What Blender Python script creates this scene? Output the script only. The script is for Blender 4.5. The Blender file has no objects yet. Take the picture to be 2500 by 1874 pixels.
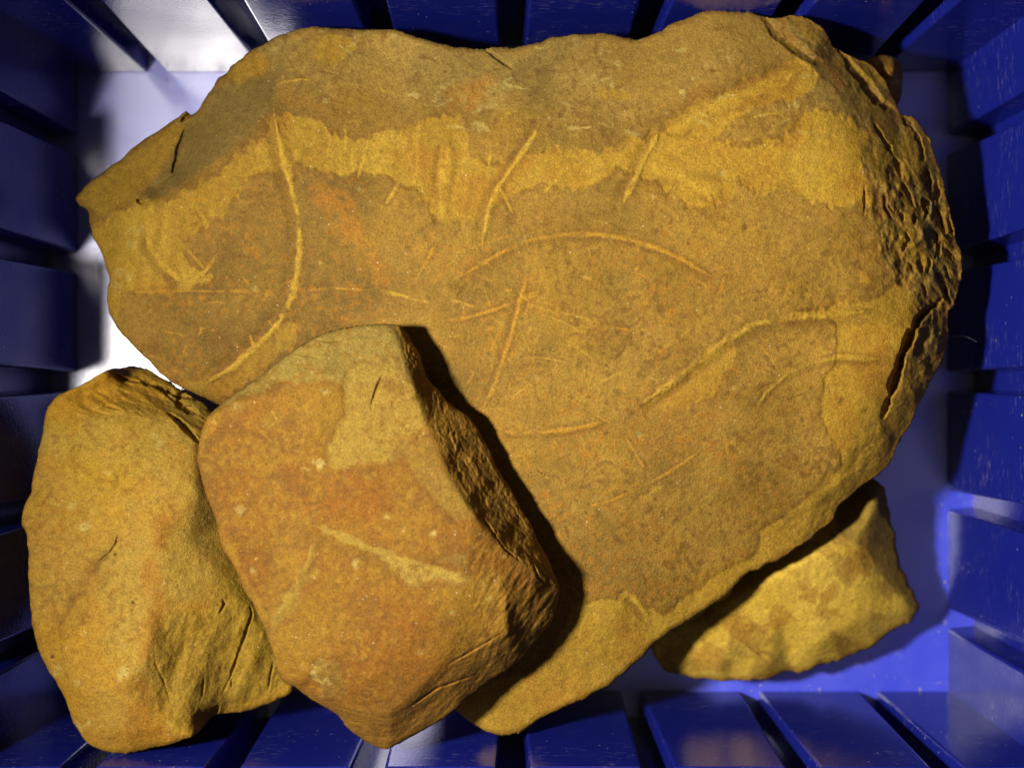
import bpy, bmesh, math, random
import numpy as np
from mathutils import Vector

# ------------------------------------------------------------------ camera, world, lamp, exposure
scene = bpy.context.scene
COL = scene.collection
FPX, CU, CV = 3125.0, 1250.0, 937.0        # focal length and centre, in photograph pixels
CAM_H = 0.530                              # lens height over the crate floor (metres)

cam_d = bpy.data.cameras.new('camera')
cam_d.sensor_width = 36.0
cam_d.lens = 45.0
cam_d.clip_start = 0.01
cam_d.clip_end = 20.0
cam_d.dof.use_dof = True
cam_d.dof.focus_distance = CAM_H - 0.090
cam_d.dof.aperture_fstop = 6.3
cam = bpy.data.objects.new('camera', cam_d)
cam.location = (0, 0, CAM_H)
cam.rotation_euler = (0, 0, 0)
COL.objects.link(cam)
scene.camera = cam

world = bpy.data.worlds.new('World')
scene.world = world
world.use_nodes = True
bgn = world.node_tree.nodes['Background']
bgn.inputs[0].default_value = (1.0, 0.86, 0.70, 1)
bgn.inputs[1].default_value = 0.065

lamp_d = bpy.data.lights.new('desk_lamp', 'SPOT')
lamp_d.energy = 28.5
lamp_d.color = (1.0, 0.945, 0.87)
lamp_d.shadow_soft_size = 0.022
lamp_d.spot_size = math.radians(108)
lamp_d.spot_blend = 1.0
lamp = bpy.data.objects.new('desk_lamp', lamp_d)
lamp.location = (-0.250, 0.008, 0.500)
aim = Vector((0.320, -0.090, 0.06)) - lamp.location
lamp.rotation_euler = aim.to_track_quat('-Z', 'Y').to_euler()
COL.objects.link(lamp)

scene.view_settings.view_transform = 'Standard'
scene.view_settings.look = 'None'
scene.view_settings.exposure = 0.0
scene.view_settings.gamma = 1.0
scene.view_settings.use_curve_mapping = False

# ------------------------------------------------------------------ helpers
OV = 2500.0 / 2212.0
rng = np.random.default_rng(7)

def ov(pts):
    return [(a * OV, b * OV) for a, b in pts]

def crop(pts, x0, y0, s):
    return [(x0 + a * s, y0 + b * s) for a, b in pts]

def to_world(u, v, z):
    """photograph pixel + real height (metres) -> point in the crate"""
    k = (CAM_H - z) / FPX
    return (u - CU) * k, (CV - v) * k, z

def lattice(us, vs, su, sv, seed):
    """cubic value noise on a regular grid, cell size su x sv pixels, about -1..1"""
    r = np.random.default_rng(seed)
    def weights(x, s):
        t = (x - x[0]) / s
        i = np.floor(t).astype(int)
        f = t - i
        n = i.max() + 4
        W = np.zeros((len(x), n))
        b = [(1 - f) ** 3 / 6, (3 * f ** 3 - 6 * f ** 2 + 4) / 6, (-3 * f ** 3 + 3 * f ** 2 + 3 * f + 1) / 6, f ** 3 / 6]
        for k in range(4):
            W[np.arange(len(x)), i + k] = b[k]
        return W
    A, B = weights(vs, sv), weights(us, su)
    L = r.uniform(-1, 1, (A.shape[1], B.shape[1])) * 2.0
    return A @ L @ B.T

def fbm(us, vs, size, octv, seed, an=1.0, gain=0.5):
    o = np.zeros((len(vs), len(us)))
    a = 1.0
    for k in range(octv):
        s = size / 2 ** k
        if s < 2.2: break
        o += a * lattice(us, vs, s, s * an, seed + 17 * k)
        a *= gain
    return o

PERM = np.random.default_rng(3).permutation(512)
GRAD = np.random.default_rng(4).uniform(-1, 1, 512)
def noise_xy(x, y, seed=0):
    """value noise for any coordinates"""
    xi = np.floor(x).astype(int); yi = np.floor(y).astype(int)
    fx = x - xi; fy = y - yi
    fx = fx * fx * (3 - 2 * fx); fy = fy * fy * (3 - 2 * fy)
    def h(a, b): return GRAD[PERM[(PERM[(a + seed * 31) & 511] + b) & 511]]
    return (h(xi, yi) * (1 - fx) + h(xi + 1, yi) * fx) * (1 - fy) + (h(xi, yi + 1) * (1 - fx) + h(xi + 1, yi + 1) * fx) * fy

def noise_fb(x, y, o, seed=0):
    s = 0; a = 1
    for k in range(o):
        s = s + a * noise_xy(x * 2 ** k, y * 2 ** k, seed + k); a *= 0.5
    return s

def sstep(a, b, x):
    t = np.clip((x - a) / (b - a), 0, 1)
    return t * t * (3 - 2 * t)

def poly_sd(U, V, P):
    """signed distance to a closed polygon, negative inside"""
    P = np.asarray(P, float)
    d2 = np.full(U.shape, 1e18); ins = np.zeros(U.shape, bool)
    for (x0, y0), (x1, y1) in zip(P, np.roll(P, -1, 0)):
        ex, ey = x1 - x0, y1 - y0
        wx, wy = U - x0, V - y0
        t = np.clip((wx * ex + wy * ey) / (ex * ex + ey * ey + 1e-9), 0, 1)
        d2 = np.minimum(d2, (wx - t * ex) ** 2 + (wy - t * ey) ** 2)
        c = ((y0 <= V) & (y1 > V)) | ((y1 <= V) & (y0 > V))
        if y1 != y0:
            ins ^= c & (U < x0 + (V - y0) * ex / (y1 - y0))
    d = np.sqrt(d2)
    return np.where(ins, -d, d)

def line_d(U, V, P):
    """distance to an open polyline, arc parameter 0..1, side (positive = right of travel, image axes)"""
    P = np.asarray(P, float)
    L = np.hypot(*(P[1:] - P[:-1]).T); cum = np.concatenate([[0], np.cumsum(L)])
    d2 = np.full(U.shape, 1e18); T = np.zeros(U.shape); S = np.zeros(U.shape)
    for k in range(len(P) - 1):
        (x0, y0), (x1, y1) = P[k], P[k + 1]
        ex, ey = x1 - x0, y1 - y0
        wx, wy = U - x0, V - y0
        t = np.clip((wx * ex + wy * ey) / (ex * ex + ey * ey), 0, 1)
        dd = (wx - t * ex) ** 2 + (wy - t * ey) ** 2
        m = dd < d2
        d2 = np.where(m, dd, d2)
        T = np.where(m, (cum[k] + t * L[k]) / cum[-1], T)
        S = np.where(m, np.sign(ex * wy - ey * wx), S)
    return np.sqrt(d2), T, S

def coarse(us, vs, fn, step=7.0):
    """evaluate fn on a coarse grid, bilinear to the fine one"""
    cu = np.arange(us[0], us[-1] + step, step); cv = np.arange(vs[0], vs[-1] + step, step)
    C = fn(*np.meshgrid(cu, cv))
    fu = (us - us[0]) / step; iu = np.minimum(fu.astype(int), len(cu) - 2); fu = fu - iu
    fv = (vs - vs[0]) / step; iv = np.minimum(fv.astype(int), len(cv) - 2); fv = fv - iv
    a = C[iv][:, iu] * (1 - fu) + C[iv][:, iu + 1] * fu
    b = C[iv + 1][:, iu] * (1 - fu) + C[iv + 1][:, iu + 1] * fu
    return a * (1 - fv)[:, None] + b * fv[:, None]

def densify(P, seg=7.0, rough=1.6, seed=1):
    """closed outline -> dense, slightly rough outline. P rows: u, v, z"""
    P = np.asarray(P, float); n = len(P); out = []
    for i in range(n):
        p0, p1, p2, p3 = P[i - 1], P[i], P[(i + 1) % n], P[(i + 2) % n]
        m = max(1, int(np.hypot(*(p2 - p1)[:2]) / seg))
        for k in range(m):
            t = k / m
            cr = 0.5 * (2 * p1 + (p2 - p0) * t + (2 * p0 - 5 * p1 + 4 * p2 - p3) * t * t + (3 * p1 - p0 - 3 * p2 + p3) * t ** 3)
            out.append(0.5 * cr + 0.5 * (p1 + (p2 - p1) * t))
    out = np.array(out)
    a = np.arange(len(out))
    w = noise_fb(a * 0.30 + seed * 9.1, a * 0 + seed, 3, seed)
    tan = np.roll(out, -1, 0)[:, :2] - np.roll(out, 1, 0)[:, :2]
    nrm = np.stack([tan[:, 1], -tan[:, 0]], 1); nrm /= np.hypot(*nrm.T)[:, None] + 1e-9
    out[:, :2] += nrm * (w * rough)[:, None]
    return out

def rbf(us, vs, pts, c=14.0, step=6.0):
    P = np.asarray(pts, float); x, y, z = P.T
    n = len(P)
    def phi(r2): return -np.sqrt(r2 + c * c) / 100
    A = np.zeros((n + 3, n + 3))
    A[:n, :n] = phi((x[:, None] - x) ** 2 + (y[:, None] - y) ** 2) - np.eye(n) * 0.02
    A[:n, n] = 1; A[:n, n + 1] = x / 1000; A[:n, n + 2] = y / 1000
    A[n:, :n] = A[:n, n:].T
    w = np.linalg.solve(A, np.concatenate([z, [0, 0, 0]]))
    def f(U, V):
        o = w[n] + w[n + 1] * U / 1000 + w[n + 2] * V / 1000
        for k in range(n):
            o = o + w[k] * phi((U - x[k]) ** 2 + (V - y[k]) ** 2)
        return o
    return coarse(us, vs, f, step)

def blur(A, sigma, step):
    r = sigma / step; n = max(1, int(3 * r)); k = np.exp(-0.5 * (np.arange(-n, n + 1) / r) ** 2); k /= k.sum()
    for ax in (0, 1):
        P = np.pad(A, [(n, n) if a == ax else (0, 0) for a in (0, 1)], mode='edge')
        L = A.shape[ax]
        A = sum(w * (P[i:i + L] if ax == 0 else P[:, i:i + L]) for i, w in enumerate(k))
    return A

def tin(us, vs, pts, sigma=6.0):
    """flat facets between the control points, edges only slightly worn"""
    from mathutils.geometry import delaunay_2d_cdt
    P = np.asarray(pts, float)
    lo, hi = P[:, :2].min(0) - 200, P[:, :2].max(0) + 200
    far = [(a, b, P[np.argmin((P[:, 0] - a) ** 2 + (P[:, 1] - b) ** 2), 2]) for a in (lo[0], hi[0]) for b in (lo[1], hi[1])]
    P = np.vstack([P, far])
    vc, _, fc, ov_, _, _ = delaunay_2d_cdt([Vector((a, b)) for a, b in P[:, :2]], [], [], 0, 1e-4)
    zz = np.array([P[o[0], 2] for o in ov_]); X = np.array([(a[0], a[1]) for a in vc])
    Z = np.zeros((len(vs), len(us)))
    for f in fc:
        (x0, y0), (x1, y1), (x2, y2) = X[f[0]], X[f[1]], X[f[2]]
        i0, i1 = np.searchsorted(us, [min(x0, x1, x2) - 1, max(x0, x1, x2) + 1])
        j0, j1 = np.searchsorted(vs, [min(y0, y1, y2) - 1, max(y0, y1, y2) + 1])
        if i0 == i1 or j0 == j1: continue
        U, V = np.meshgrid(us[i0:i1], vs[j0:j1])
        d = (y1 - y2) * (x0 - x2) + (x2 - x1) * (y0 - y2)
        a = ((y1 - y2) * (U - x2) + (x2 - x1) * (V - y2)) / d
        b = ((y2 - y0) * (U - x2) + (x0 - x2) * (V - y2)) / d
        c = 1 - a - b
        m = (a > -1e-6) & (b > -1e-6) & (c > -1e-6)
        Z[j0:j1, i0:i1][m] = (a * zz[f[0]] + b * zz[f[1]] + c * zz[f[2]])[m]
    return blur(Z, sigma, us[1] - us[0])

def mix(c, col, m):
    return c * (1 - m[..., None]) + np.asarray(col) * m[..., None]

class Field:
    """a rock seen from above: height (mm) and colour on a regular grid inside an outline"""
    def __init__(s, outline, step, rough=1.6, seed=1):
        s.out = densify(outline, rough=rough, seed=seed); s.seed = seed
        s.step = step
        s.us = np.arange(s.out[:, 0].min() - 2 * step, s.out[:, 0].max() + 2 * step, step)
        s.vs = np.arange(s.out[:, 1].min() - 2 * step, s.out[:, 1].max() + 2 * step, step)
        s.U, s.V = np.meshgrid(s.us, s.vs)
        P = s.out[:, :2]
        s.sd = coarse(s.us, s.vs, lambda a, b: poly_sd(a, b, P[::2]), 9.0)
        near = np.abs(s.sd) < 30
        s.sd[near] = poly_sd(s.U[near], s.V[near], P)
        s.part = np.full(s.U.shape, -1, int)
        s.names = []
    def fbm(s, size, o, seed, an=1.0, gain=0.5): return fbm(s.us, s.vs, size, o, seed * 101 + s.seed, an, gain)
    def poly(s, P): return coarse(s.us, s.vs, lambda a, b: poly_sd(a, b, P), 6.0)
    def line(s, P): return line_d(s.U, s.V, P)
    def box(s, P, pad):
        P = np.asarray(P)
        iu = np.searchsorted(s.us, [P[:, 0].min() - pad, P[:, 0].max() + pad])
        iv = np.searchsorted(s.vs, [P[:, 1].min() - pad, P[:, 1].max() + pad])
        return slice(iv[0], iv[1]), slice(iu[0], iu[1])
    def ridge(s, P, w, h, color=None, cw=0.8, name='ridge', taper=0.12, side=0.0, rag=0.22):
        """raised cast along a polyline; side digs a furrow on its left"""
        sl = s.box(P, 5 * w + 10)
        U, V = s.U[sl], s.V[sl]
        d, T, S = line_d(U, V, P)
        n = s.detail[sl]
        ww = 0.85 * w * (1 + rag * s.mid[sl]) * np.clip(np.minimum(T, 1 - T) / taper, 0.25, 1)
        dd = d + n * w * 0.22
        p = np.clip(1 - (dd / ww) ** 2, 0, 1) ** 1.5
        ends = sstep(0, taper * 0.6, np.minimum(T, 1 - T) + 0.02)
        p = p * ends
        brk = 0.30 * np.clip(1.0 + 0.35 * s.mid[sl], 0.5, 1.2)
        s.z[sl] += h * p * brk
        if side:
            q = np.exp(-((d - 1.7 * w) / (0.9 * w)) ** 2) * (S > 0 if side > 0 else S < 0) * ends
            s.z[sl] -= 0.6 * abs(side) * q
            s.col[sl] = mix(s.col[sl], (0.19, 0.105, 0.025), 0.45 * q)
        if color is not None:
            rim = np.exp(-((dd - 1.35 * ww) / (0.35 * w + 1.2)) ** 2) * ends * np.clip(0.6 + 0.6 * s.mid[sl], 0, 1)
            s.col[sl] = mix(s.col[sl], (0.165, 0.080, 0.018), 0.42 * rim)
            s.col[sl] = mix(s.col[sl], color, cw * np.clip(p * 1.6, 0, 1) * np.clip(0.80 + 0.85 * n + 0.40 * s.mid[sl], 0.1, 1))
        if name:
            k = len(s.names); s.names.append(name)
            pp = s.part[sl]; pp[(p > 0.08) & (pp < 0)] = k
            s.part[sl] = pp
    def scratch(s, P, w, color, k, dz=0.0):
        sl = s.box(P, 3 * w + 6)
        d, T, S = line_d(s.U[sl], s.V[sl], P)
        m = sstep(w, 0.35 * w, d + s.detail[sl] * w * 0.5) * np.clip(np.minimum(T, 1 - T) / 0.15, 0.3, 1)
        s.col[sl] = mix(s.col[sl], color, k * m)
        s.z[sl] += dz * m
    def crack(s, P, w, depth, jag=0.3):
        sl = s.box(P, 4 * w + 12)
        d, T, S = line_d(s.U[sl], s.V[sl], P)
        e = np.clip(np.minimum(T, 1 - T) / 0.3, 0, 1) ** 0.7
        d = np.abs(d + s.detail[sl] * w * jag)
        s.z[sl] -= depth * e * np.clip(1 - d / (w * (0.3 + 0.7 * e)), 0, 1) ** 0.6

STONE_TINT = np.array((0.715, 0.655, 0.315))     # albedo of the stone against the swatches below
def build_rock(F, name, mat, zbot, center, prof, label, category, group=None, jitter=1.0):
    """closed rock: top surface from the field, sides and underside drawn in below the outline"""
    U, V, sd = F.U.copy(), F.V.copy(), F.sd
    ny, nx = U.shape
    # vertices close to the outline move onto it
    P = F.out[:, :2]
    snap = np.abs(sd) < 0.72 * F.step
    iy, ix = np.where(snap)
    pu, pv = U[iy, ix], V[iy, ix]
    best = np.full(len(pu), 1e18); bu = pu.copy(); bv = pv.copy()
    for (x0, y0), (x1, y1) in zip(P, np.roll(P, -1, 0)):
        ex, ey = x1 - x0, y1 - y0
        t = np.clip(((pu - x0) * ex + (pv - y0) * ey) / (ex * ex + ey * ey + 1e-9), 0, 1)
        qu, qv = x0 + t * ex, y0 + t * ey
        dd = (pu - qu) ** 2 + (pv - qv) ** 2
        m = dd < best
        best[m] = dd[m]; bu[m] = qu[m]; bv[m] = qv[m]
    U[iy, ix] = bu; V[iy, ix] = bv
    keep = (sd < 0) | snap
    q = keep[:-1, :-1] & keep[1:, :-1] & keep[1:, 1:] & keep[:-1, 1:]
    idx = np.arange(ny * nx).reshape(ny, nx)
    faces = np.stack([idx[:-1, :-1][q], idx[1:, :-1][q], idx[1:, 1:][q], idx[:-1, 1:][q]], 1)   # ccw seen from above
    used = np.unique(faces)
    remap = np.full(ny * nx, -1); remap[used] = np.arange(len(used))
    faces = remap[faces]
    z = F.z.ravel()[used] * 0.001
    X, Y, Z = to_world(U.ravel()[used], V.ravel()[used], z)
    co = np.stack([X, Y, Z], 1)
    colr = np.clip(F.col.reshape(-1, 3)[used] * STONE_TINT, 0, 1)
    part = F.part.ravel()[used]
    n0 = len(co)
    # boundary edges
    e = np.concatenate([faces[:, [0, 1]], faces[:, [1, 2]], faces[:, [2, 3]], faces[:, [3, 0]]])
    key = np.sort(e, 1); key = key[:, 0].astype(np.int64) * n0 + key[:, 1]
    uq, inv, cnt = np.unique(key, return_inverse=True, return_counts=True)
    be = e[cnt[inv] == 1]
    bv_ = np.unique(be)
    bm_ = np.full(n0, -1); bm_[bv_] = np.arange(len(bv_))
    cx, cy, _ = to_world(center[0], center[1], zbot * 0.001)
    rings = []; cols = [colr]
    cur = bv_; prev = bv_
    B = co[bv_]
    ang = np.arctan2(B[:, 1] - cy, B[:, 0] - cx)
    allco = [co]; base = n0; extra_faces = []
    zb = zbot * 0.001
    for k, (s_, t_) in enumerate(prof):
        nz = noise_fb(ang * 9 + 20, ang * 0 + k * 1.7, 4, 5 + k) * 0.0022 * jitter
        fac = s_ * (1 + nz / 0.1)
        xy = np.stack([cx + (B[:, 0] - cx) * fac, cy + (B[:, 1] - cy) * fac], 1)
        zz = B[:, 2] + (zb - B[:, 2]) * t_
        allco.append(np.column_stack([xy, zz]))
        new = base + np.arange(len(bv_)); base += len(bv_)
        a, b = be[:, 0], be[:, 1]
        pa = prev[bm_[a]]; pb = prev[bm_[b]]
        extra_faces.append(np.stack([pb, pa, new[bm_[a]], new[bm_[b]]], 1))
        cols.append(colr[bv_]); prev = new
    allco.append(np.array([[cx, cy, zb]])); cols.append(colr[bv_].mean(0, keepdims=True))
    cidx = base
    tri = np.stack([prev[bm_[be[:, 1]]], prev[bm_[be[:, 0]]], np.full(len(be), cidx)], 1)
    co = np.concatenate(allco); colr = np.concatenate(cols)
    quads = np.concatenate([faces] + extra_faces)
    part = np.concatenate([part, np.full(len(co) - n0, -1)])
    # smooth normals of the whole rock, so that its parts meet without a seam
    fn = np.cross(co[quads[:, 2]] - co[quads[:, 0]], co[quads[:, 3]] - co[quads[:, 1]])
    vn = np.zeros_like(co)
    for k in range(4):
        for c in range(3):
            vn[:, c] += np.bincount(quads[:, k], fn[:, c], len(co))
    vn[cidx] = (0, 0, -1)
    vn /= np.linalg.norm(vn, axis=1)[:, None] + 1e-20
    # object origin at the rock's base
    org = np.array([cx, cy, zb])
    fp = part[quads]
    fpart = np.where((fp == fp[:, :1]).all(1), fp[:, 0], -1)

    def mesh(nm, qd, tr, parent):
        uv = np.unique(np.concatenate([qd.ravel(), tr.ravel()])) if len(tr) else np.unique(qd)
        rm = np.full(len(co), -1); rm[uv] = np.arange(len(uv))
        me = bpy.data.meshes.new(nm)
        nq, nt = len(qd), len(tr)
        me.vertices.add(len(uv)); me.loops.add(nq * 4 + nt * 3); me.polygons.add(nq + nt)
        me.vertices.foreach_set('co', (co[uv] - org).astype(np.float32).ravel())
        loops = rm[qd].ravel()
        if nt: loops = np.concatenate([loops, rm[tr].ravel()])
        me.loops.foreach_set('vertex_index', loops.astype(np.int32))
        ls = np.arange(nq) * 4
        if nt: ls = np.concatenate([ls, nq * 4 + np.arange(nt) * 3])
        me.polygons.foreach_set('loop_start', ls.astype(np.int32))
        me.polygons.foreach_set('use_smooth', np.ones(nq + nt, bool))
        me.update(calc_edges=True)
        at = me.color_attributes.new('Col', 'FLOAT_COLOR', 'POINT')
        at.data.foreach_set('color', np.column_stack([colr[uv], np.ones(len(uv))]).astype(np.float32).ravel())
        me.normals_split_custom_set_from_vertices(vn[uv].astype(np.float32))
        me.materials.append(mat)
        o = bpy.data.objects.new(nm, me)
        COL.objects.link(o)
        if parent: o.parent = parent
        return o
    if F.names:
        root = bpy.data.objects.new(name, None); COL.objects.link(root)
        mesh('stone_body', quads[fpart < 0], tri, root)
    else:
        root = mesh(name, quads[fpart < 0], tri, None)
    root.location = org
    root['label'] = label; root['category'] = category
    if group: root['group'] = group
    for k, nm in enumerate(F.names):
        sel = fpart == k
        if sel.sum() > 8:
            mesh(nm, quads[sel], np.zeros((0, 3), int), root)
    return root

# ------------------------------------------------------------------ materials
def nodes_of(m):
    m.use_nodes = True
    nt = m.node_tree
    return nt, nt.nodes, nt.links, nt.nodes['Principled BSDF']

def stone_material(name, bump=1.0, glint=1.0):
    m = bpy.data.materials.new(name)
    nt, N, L, p = nodes_of(m)
    tc = N.new('ShaderNodeTexCoord')
    at = N.new('ShaderNodeAttribute'); at.attribute_name = 'Col'
    def noise(sc, det, rough=0.6):
        n = N.new('ShaderNodeTexNoise'); n.inputs['Scale'].default_value = sc
        n.inputs['Detail'].default_value = det; n.inputs['Roughness'].default_value = rough
        L.new(tc.outputs['Object'], n.inputs['Vector']); return n
    def ramp(src, a, b, lo, hi):
        r = N.new('ShaderNodeMapRange'); r.inputs[1].default_value = a; r.inputs[2].default_value = b
        r.inputs[3].default_value = lo; r.inputs[4].default_value = hi
        L.new(src, r.inputs[0]); return r.outputs[0]
    def mixc(kind, fac, a, b):
        x = N.new('ShaderNodeMix'); x.data_type = 'RGBA'; x.blend_type = kind
        for s_, v in ((x.inputs[0], fac), (x.inputs[6], a), (x.inputs[7], b)):
            if hasattr(v, 'is_linked'): L.new(v, s_)
            else: s_.default_value = v
        return x.outputs[2]
    g1 = noise(1500, 3.0, 0.7)
    g2 = noise(420, 3.0, 0.6)
    g3 = noise(2600, 1.0)
    v = mixc('MULTIPLY', 1.0, at.outputs['Color'], mixc('MIX', ramp(g1.outputs[0], 0.28, 0.72, 0, 1), (0.62, 0.60, 0.56, 1), (1.37, 1.37, 1.33, 1)))
    v = mixc('MULTIPLY', 1.0, v, mixc('MIX', ramp(g2.outputs[0], 0.3, 0.7, 0, 1), (0.84, 0.82, 0.78, 1), (1.15, 1.14, 1.10, 1)))
    # dark mineral grains and quartz glints painted in as pale specks
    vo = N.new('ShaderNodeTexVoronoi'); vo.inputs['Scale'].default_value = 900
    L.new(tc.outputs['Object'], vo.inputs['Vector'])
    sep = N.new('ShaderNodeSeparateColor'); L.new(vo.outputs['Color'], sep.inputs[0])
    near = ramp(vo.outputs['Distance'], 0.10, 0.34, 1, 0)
    def mul(a, b):
        x = N.new('ShaderNodeMath'); x.operation = 'MULTIPLY'; L.new(a, x.inputs[0])
        if hasattr(b, 'is_linked'): L.new(b, x.inputs[1])
        else: x.inputs[1].default_value = b
        return x.outputs[0]
    dk = mul(near, ramp(sep.outputs[0], 0.90, 0.93, 0, 0.55))
    v = mixc('MIX', dk, v, (0.05, 0.028, 0.010, 1))
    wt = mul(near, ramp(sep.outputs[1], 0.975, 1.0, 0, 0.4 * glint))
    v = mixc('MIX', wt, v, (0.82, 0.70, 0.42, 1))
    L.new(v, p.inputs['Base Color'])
    p.inputs['Roughness'].default_value = 0.82
    p.inputs['Specular IOR Level'].default_value = 0.22
    b1 = N.new('ShaderNodeBump'); b1.inputs['Strength'].default_value = 0.55 * bump; b1.inputs['Distance'].default_value = 0.0006
    L.new(g1.outputs[0], b1.inputs['Height'])
    b2 = N.new('ShaderNodeBump'); b2.inputs['Strength'].default_value = 0.35 * bump; b2.inputs['Distance'].default_value = 0.0012
    L.new(g2.outputs[0], b2.inputs['Height']); L.new(b1.outputs[0], b2.inputs['Normal'])
    L.new(b2.outputs[0], p.inputs['Normal'])
    return m

def plastic_material(name, base, rough, film):
    m = bpy.data.materials.new(name)
    nt, N, L, p = nodes_of(m)
    tc = N.new('ShaderNodeTexCoord')
    def noise(sc, det, rough=0.6, vec=None):
        n = N.new('ShaderNodeTexNoise'); n.inputs['Scale'].default_value = sc
        n.inputs['Detail'].default_value = det; n.inputs['Roughness'].default_value = rough
        L.new(vec if vec else tc.outputs['Object'], n.inputs['Vector']); return n
    def ramp(src, a, b, lo, hi):
        r = N.new('ShaderNodeMapRange'); r.inputs[1].default_value = a; r.inputs[2].default_value = b
        r.inputs[3].default_value = lo; r.inputs[4].default_value = hi
        L.new(src, r.inputs[0]); return r.outputs[0]
    def mul(a, b):
        x = N.new('ShaderNodeMath'); x.operation = 'MULTIPLY'; L.new(a, x.inputs[0])
        if hasattr(b, 'is_linked'): L.new(b, x.inputs[1])
        else: x.inputs[1].default_value = b
        return x.outputs[0]
    def mixc(fac, a, b):
        x = N.new('ShaderNodeMix'); x.data_type = 'RGBA'
        for s_, v in ((x.inputs[0], fac), (x.inputs[6], a), (x.inputs[7], b)):
            if hasattr(v, 'is_linked'): L.new(v, s_)
            else: s_.default_value = v
        return x.outputs[2]
    # grit and dust specks clinging to the plastic
    vo = N.new('ShaderNodeTexVoronoi'); vo.inputs['Scale'].default_value = 330
    L.new(tc.outputs['Object'], vo.inputs['Vector'])
    sep = N.new('ShaderNodeSeparateColor'); L.new(vo.outputs['Color'], sep.inputs[0])
    speck = mul(ramp(vo.outputs['Distance'], 0.05, 0.17, 1, 0), ramp(sep.outputs[0], 0.70, 0.90, 0, 1))
    patch = noise(26, 3)
    speck = mul(speck, ramp(patch.outputs[0], 0.46, 0.66, 0.03, 0.8))
    # dry smears and scuffs
    mp = N.new('ShaderNodeMapping'); mp.inputs['Scale'].default_value = (1, 1, 6.5); mp.inputs['Rotation'].default_value = (0.2, 0.15, 0.3)
    L.new(tc.outputs['Object'], mp.inputs['Vector'])
    sm = noise(170, 5, 0.75, mp.outputs[0])
    area = noise(38, 2)
    smear = mul(ramp(sm.outputs[0], 0.57, 0.72, 0, 0.6), ramp(area.outputs[0], 0.46, 0.64, 0, 1))
    fm = noise(90, 4)
    c = mixc(ramp(fm.outputs[0], 0.35, 0.65, 0.6 * film, film), base, (0.30, 0.30, 0.62, 1))
    c = mixc(smear, c, (0.36, 0.33, 0.36, 1))
    c = mixc(speck, c, (0.55, 0.46, 0.34, 1))
    L.new(c, p.inputs['Base Color'])
    rn = noise(60, 4)
    r0 = ramp(rn.outputs[0], 0.3, 0.7, rough * 0.85, rough * 1.15)
    ad = N.new('ShaderNodeMath'); ad.operation = 'ADD'; L.new(r0, ad.inputs[0]); L.new(mul(smear, 0.5), ad.inputs[1])
    L.new(ad.outputs[0], p.inputs['Roughness'])
    p.inputs['Specular IOR Level'].default_value = 0.5
    p.inputs['IOR'].default_value = 1.49
    b = N.new('ShaderNodeBump'); b.inputs['Strength'].default_value = 0.10; b.inputs['Distance'].default_value = 0.0008
    fine = noise(900, 2); L.new(fine.outputs[0], b.inputs['Height'])
    b2 = N.new('ShaderNodeBump'); b2.inputs['Strength'].default_value = 0.12; b2.inputs['Distance'].default_value = 0.004
    wav = noise(22, 1); L.new(wav.outputs[0], b2.inputs['Height']); L.new(b.outputs[0], b2.inputs['Normal'])
    L.new(b2.outputs[0], p.inputs['Normal'])
    return m

def plain(name, col, rough=0.7):
    m = bpy.data.materials.new(name)
    nt, N, L, p = nodes_of(m)
    n = N.new('ShaderNodeTexNoise'); n.inputs['Scale'].default_value = 40; n.inputs['Detail'].default_value = 5
    r = N.new('ShaderNodeMix'); r.data_type = 'RGBA'
    r.inputs[6].default_value = tuple(c * 0.8 for c in col) + (1,); r.inputs[7].default_value = tuple(min(1, c * 1.2) for c in col) + (1,)
    L.new(n.outputs[0], r.inputs[0]); L.new(r.outputs[2], p.inputs['Base Color'])
    p.inputs['Roughness'].default_value = rough
    return m

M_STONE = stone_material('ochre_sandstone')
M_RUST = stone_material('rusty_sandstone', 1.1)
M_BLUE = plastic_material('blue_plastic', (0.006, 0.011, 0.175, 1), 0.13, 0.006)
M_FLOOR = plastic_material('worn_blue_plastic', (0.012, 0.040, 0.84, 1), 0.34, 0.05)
M_FLOOR.node_tree.nodes['Principled BSDF'].inputs['Specular IOR Level'].default_value = 1.0
M_FLOOR.node_tree.nodes['Principled BSDF'].inputs['IOR'].default_value = 2.4
M_FLOOR.node_tree.nodes['Principled BSDF'].inputs['Coat Weight'].default_value = 1.0
M_FLOOR.node_tree.nodes['Principled BSDF'].inputs['Coat Roughness'].default_value = 0.38
M_FLOOR.node_tree.nodes['Principled BSDF'].inputs['Coat IOR'].default_value = 1.9
M_TABLE = plain('dark_table', (0.10, 0.07, 0.05))
M_FIBRE = plain('pale_fibre', (0.75, 0.72, 0.66))

# ------------------------------------------------------------------ setting: the table under the crate
def mesh_obj(name, verts, faces, mat, parent=None, smooth=False):
    me = bpy.data.meshes.new(name)
    me.from_pydata(verts, [], faces); me.update()
    if smooth:
        for p in me.polygons: p.use_smooth = True
    me.materials.append(mat)
    o = bpy.data.objects.new(name, me); COL.objects.link(o)
    if parent: o.parent = parent
    return o

def box_bm(bm, x0, x1, y0, y1, z0, z1):
    vs = [bm.verts.new(c) for c in ((x0, y0, z0), (x1, y0, z0), (x1, y1, z0), (x0, y1, z0), (x0, y0, z1), (x1, y0, z1), (x1, y1, z1), (x0, y1, z1))]
    for f in ((3, 2, 1, 0), (4, 5, 6, 7), (0, 1, 5, 4), (1, 2, 6, 5), (2, 3, 7, 6), (3, 0, 4, 7)):
        bm.faces.new([vs[i] for i in f])

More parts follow.
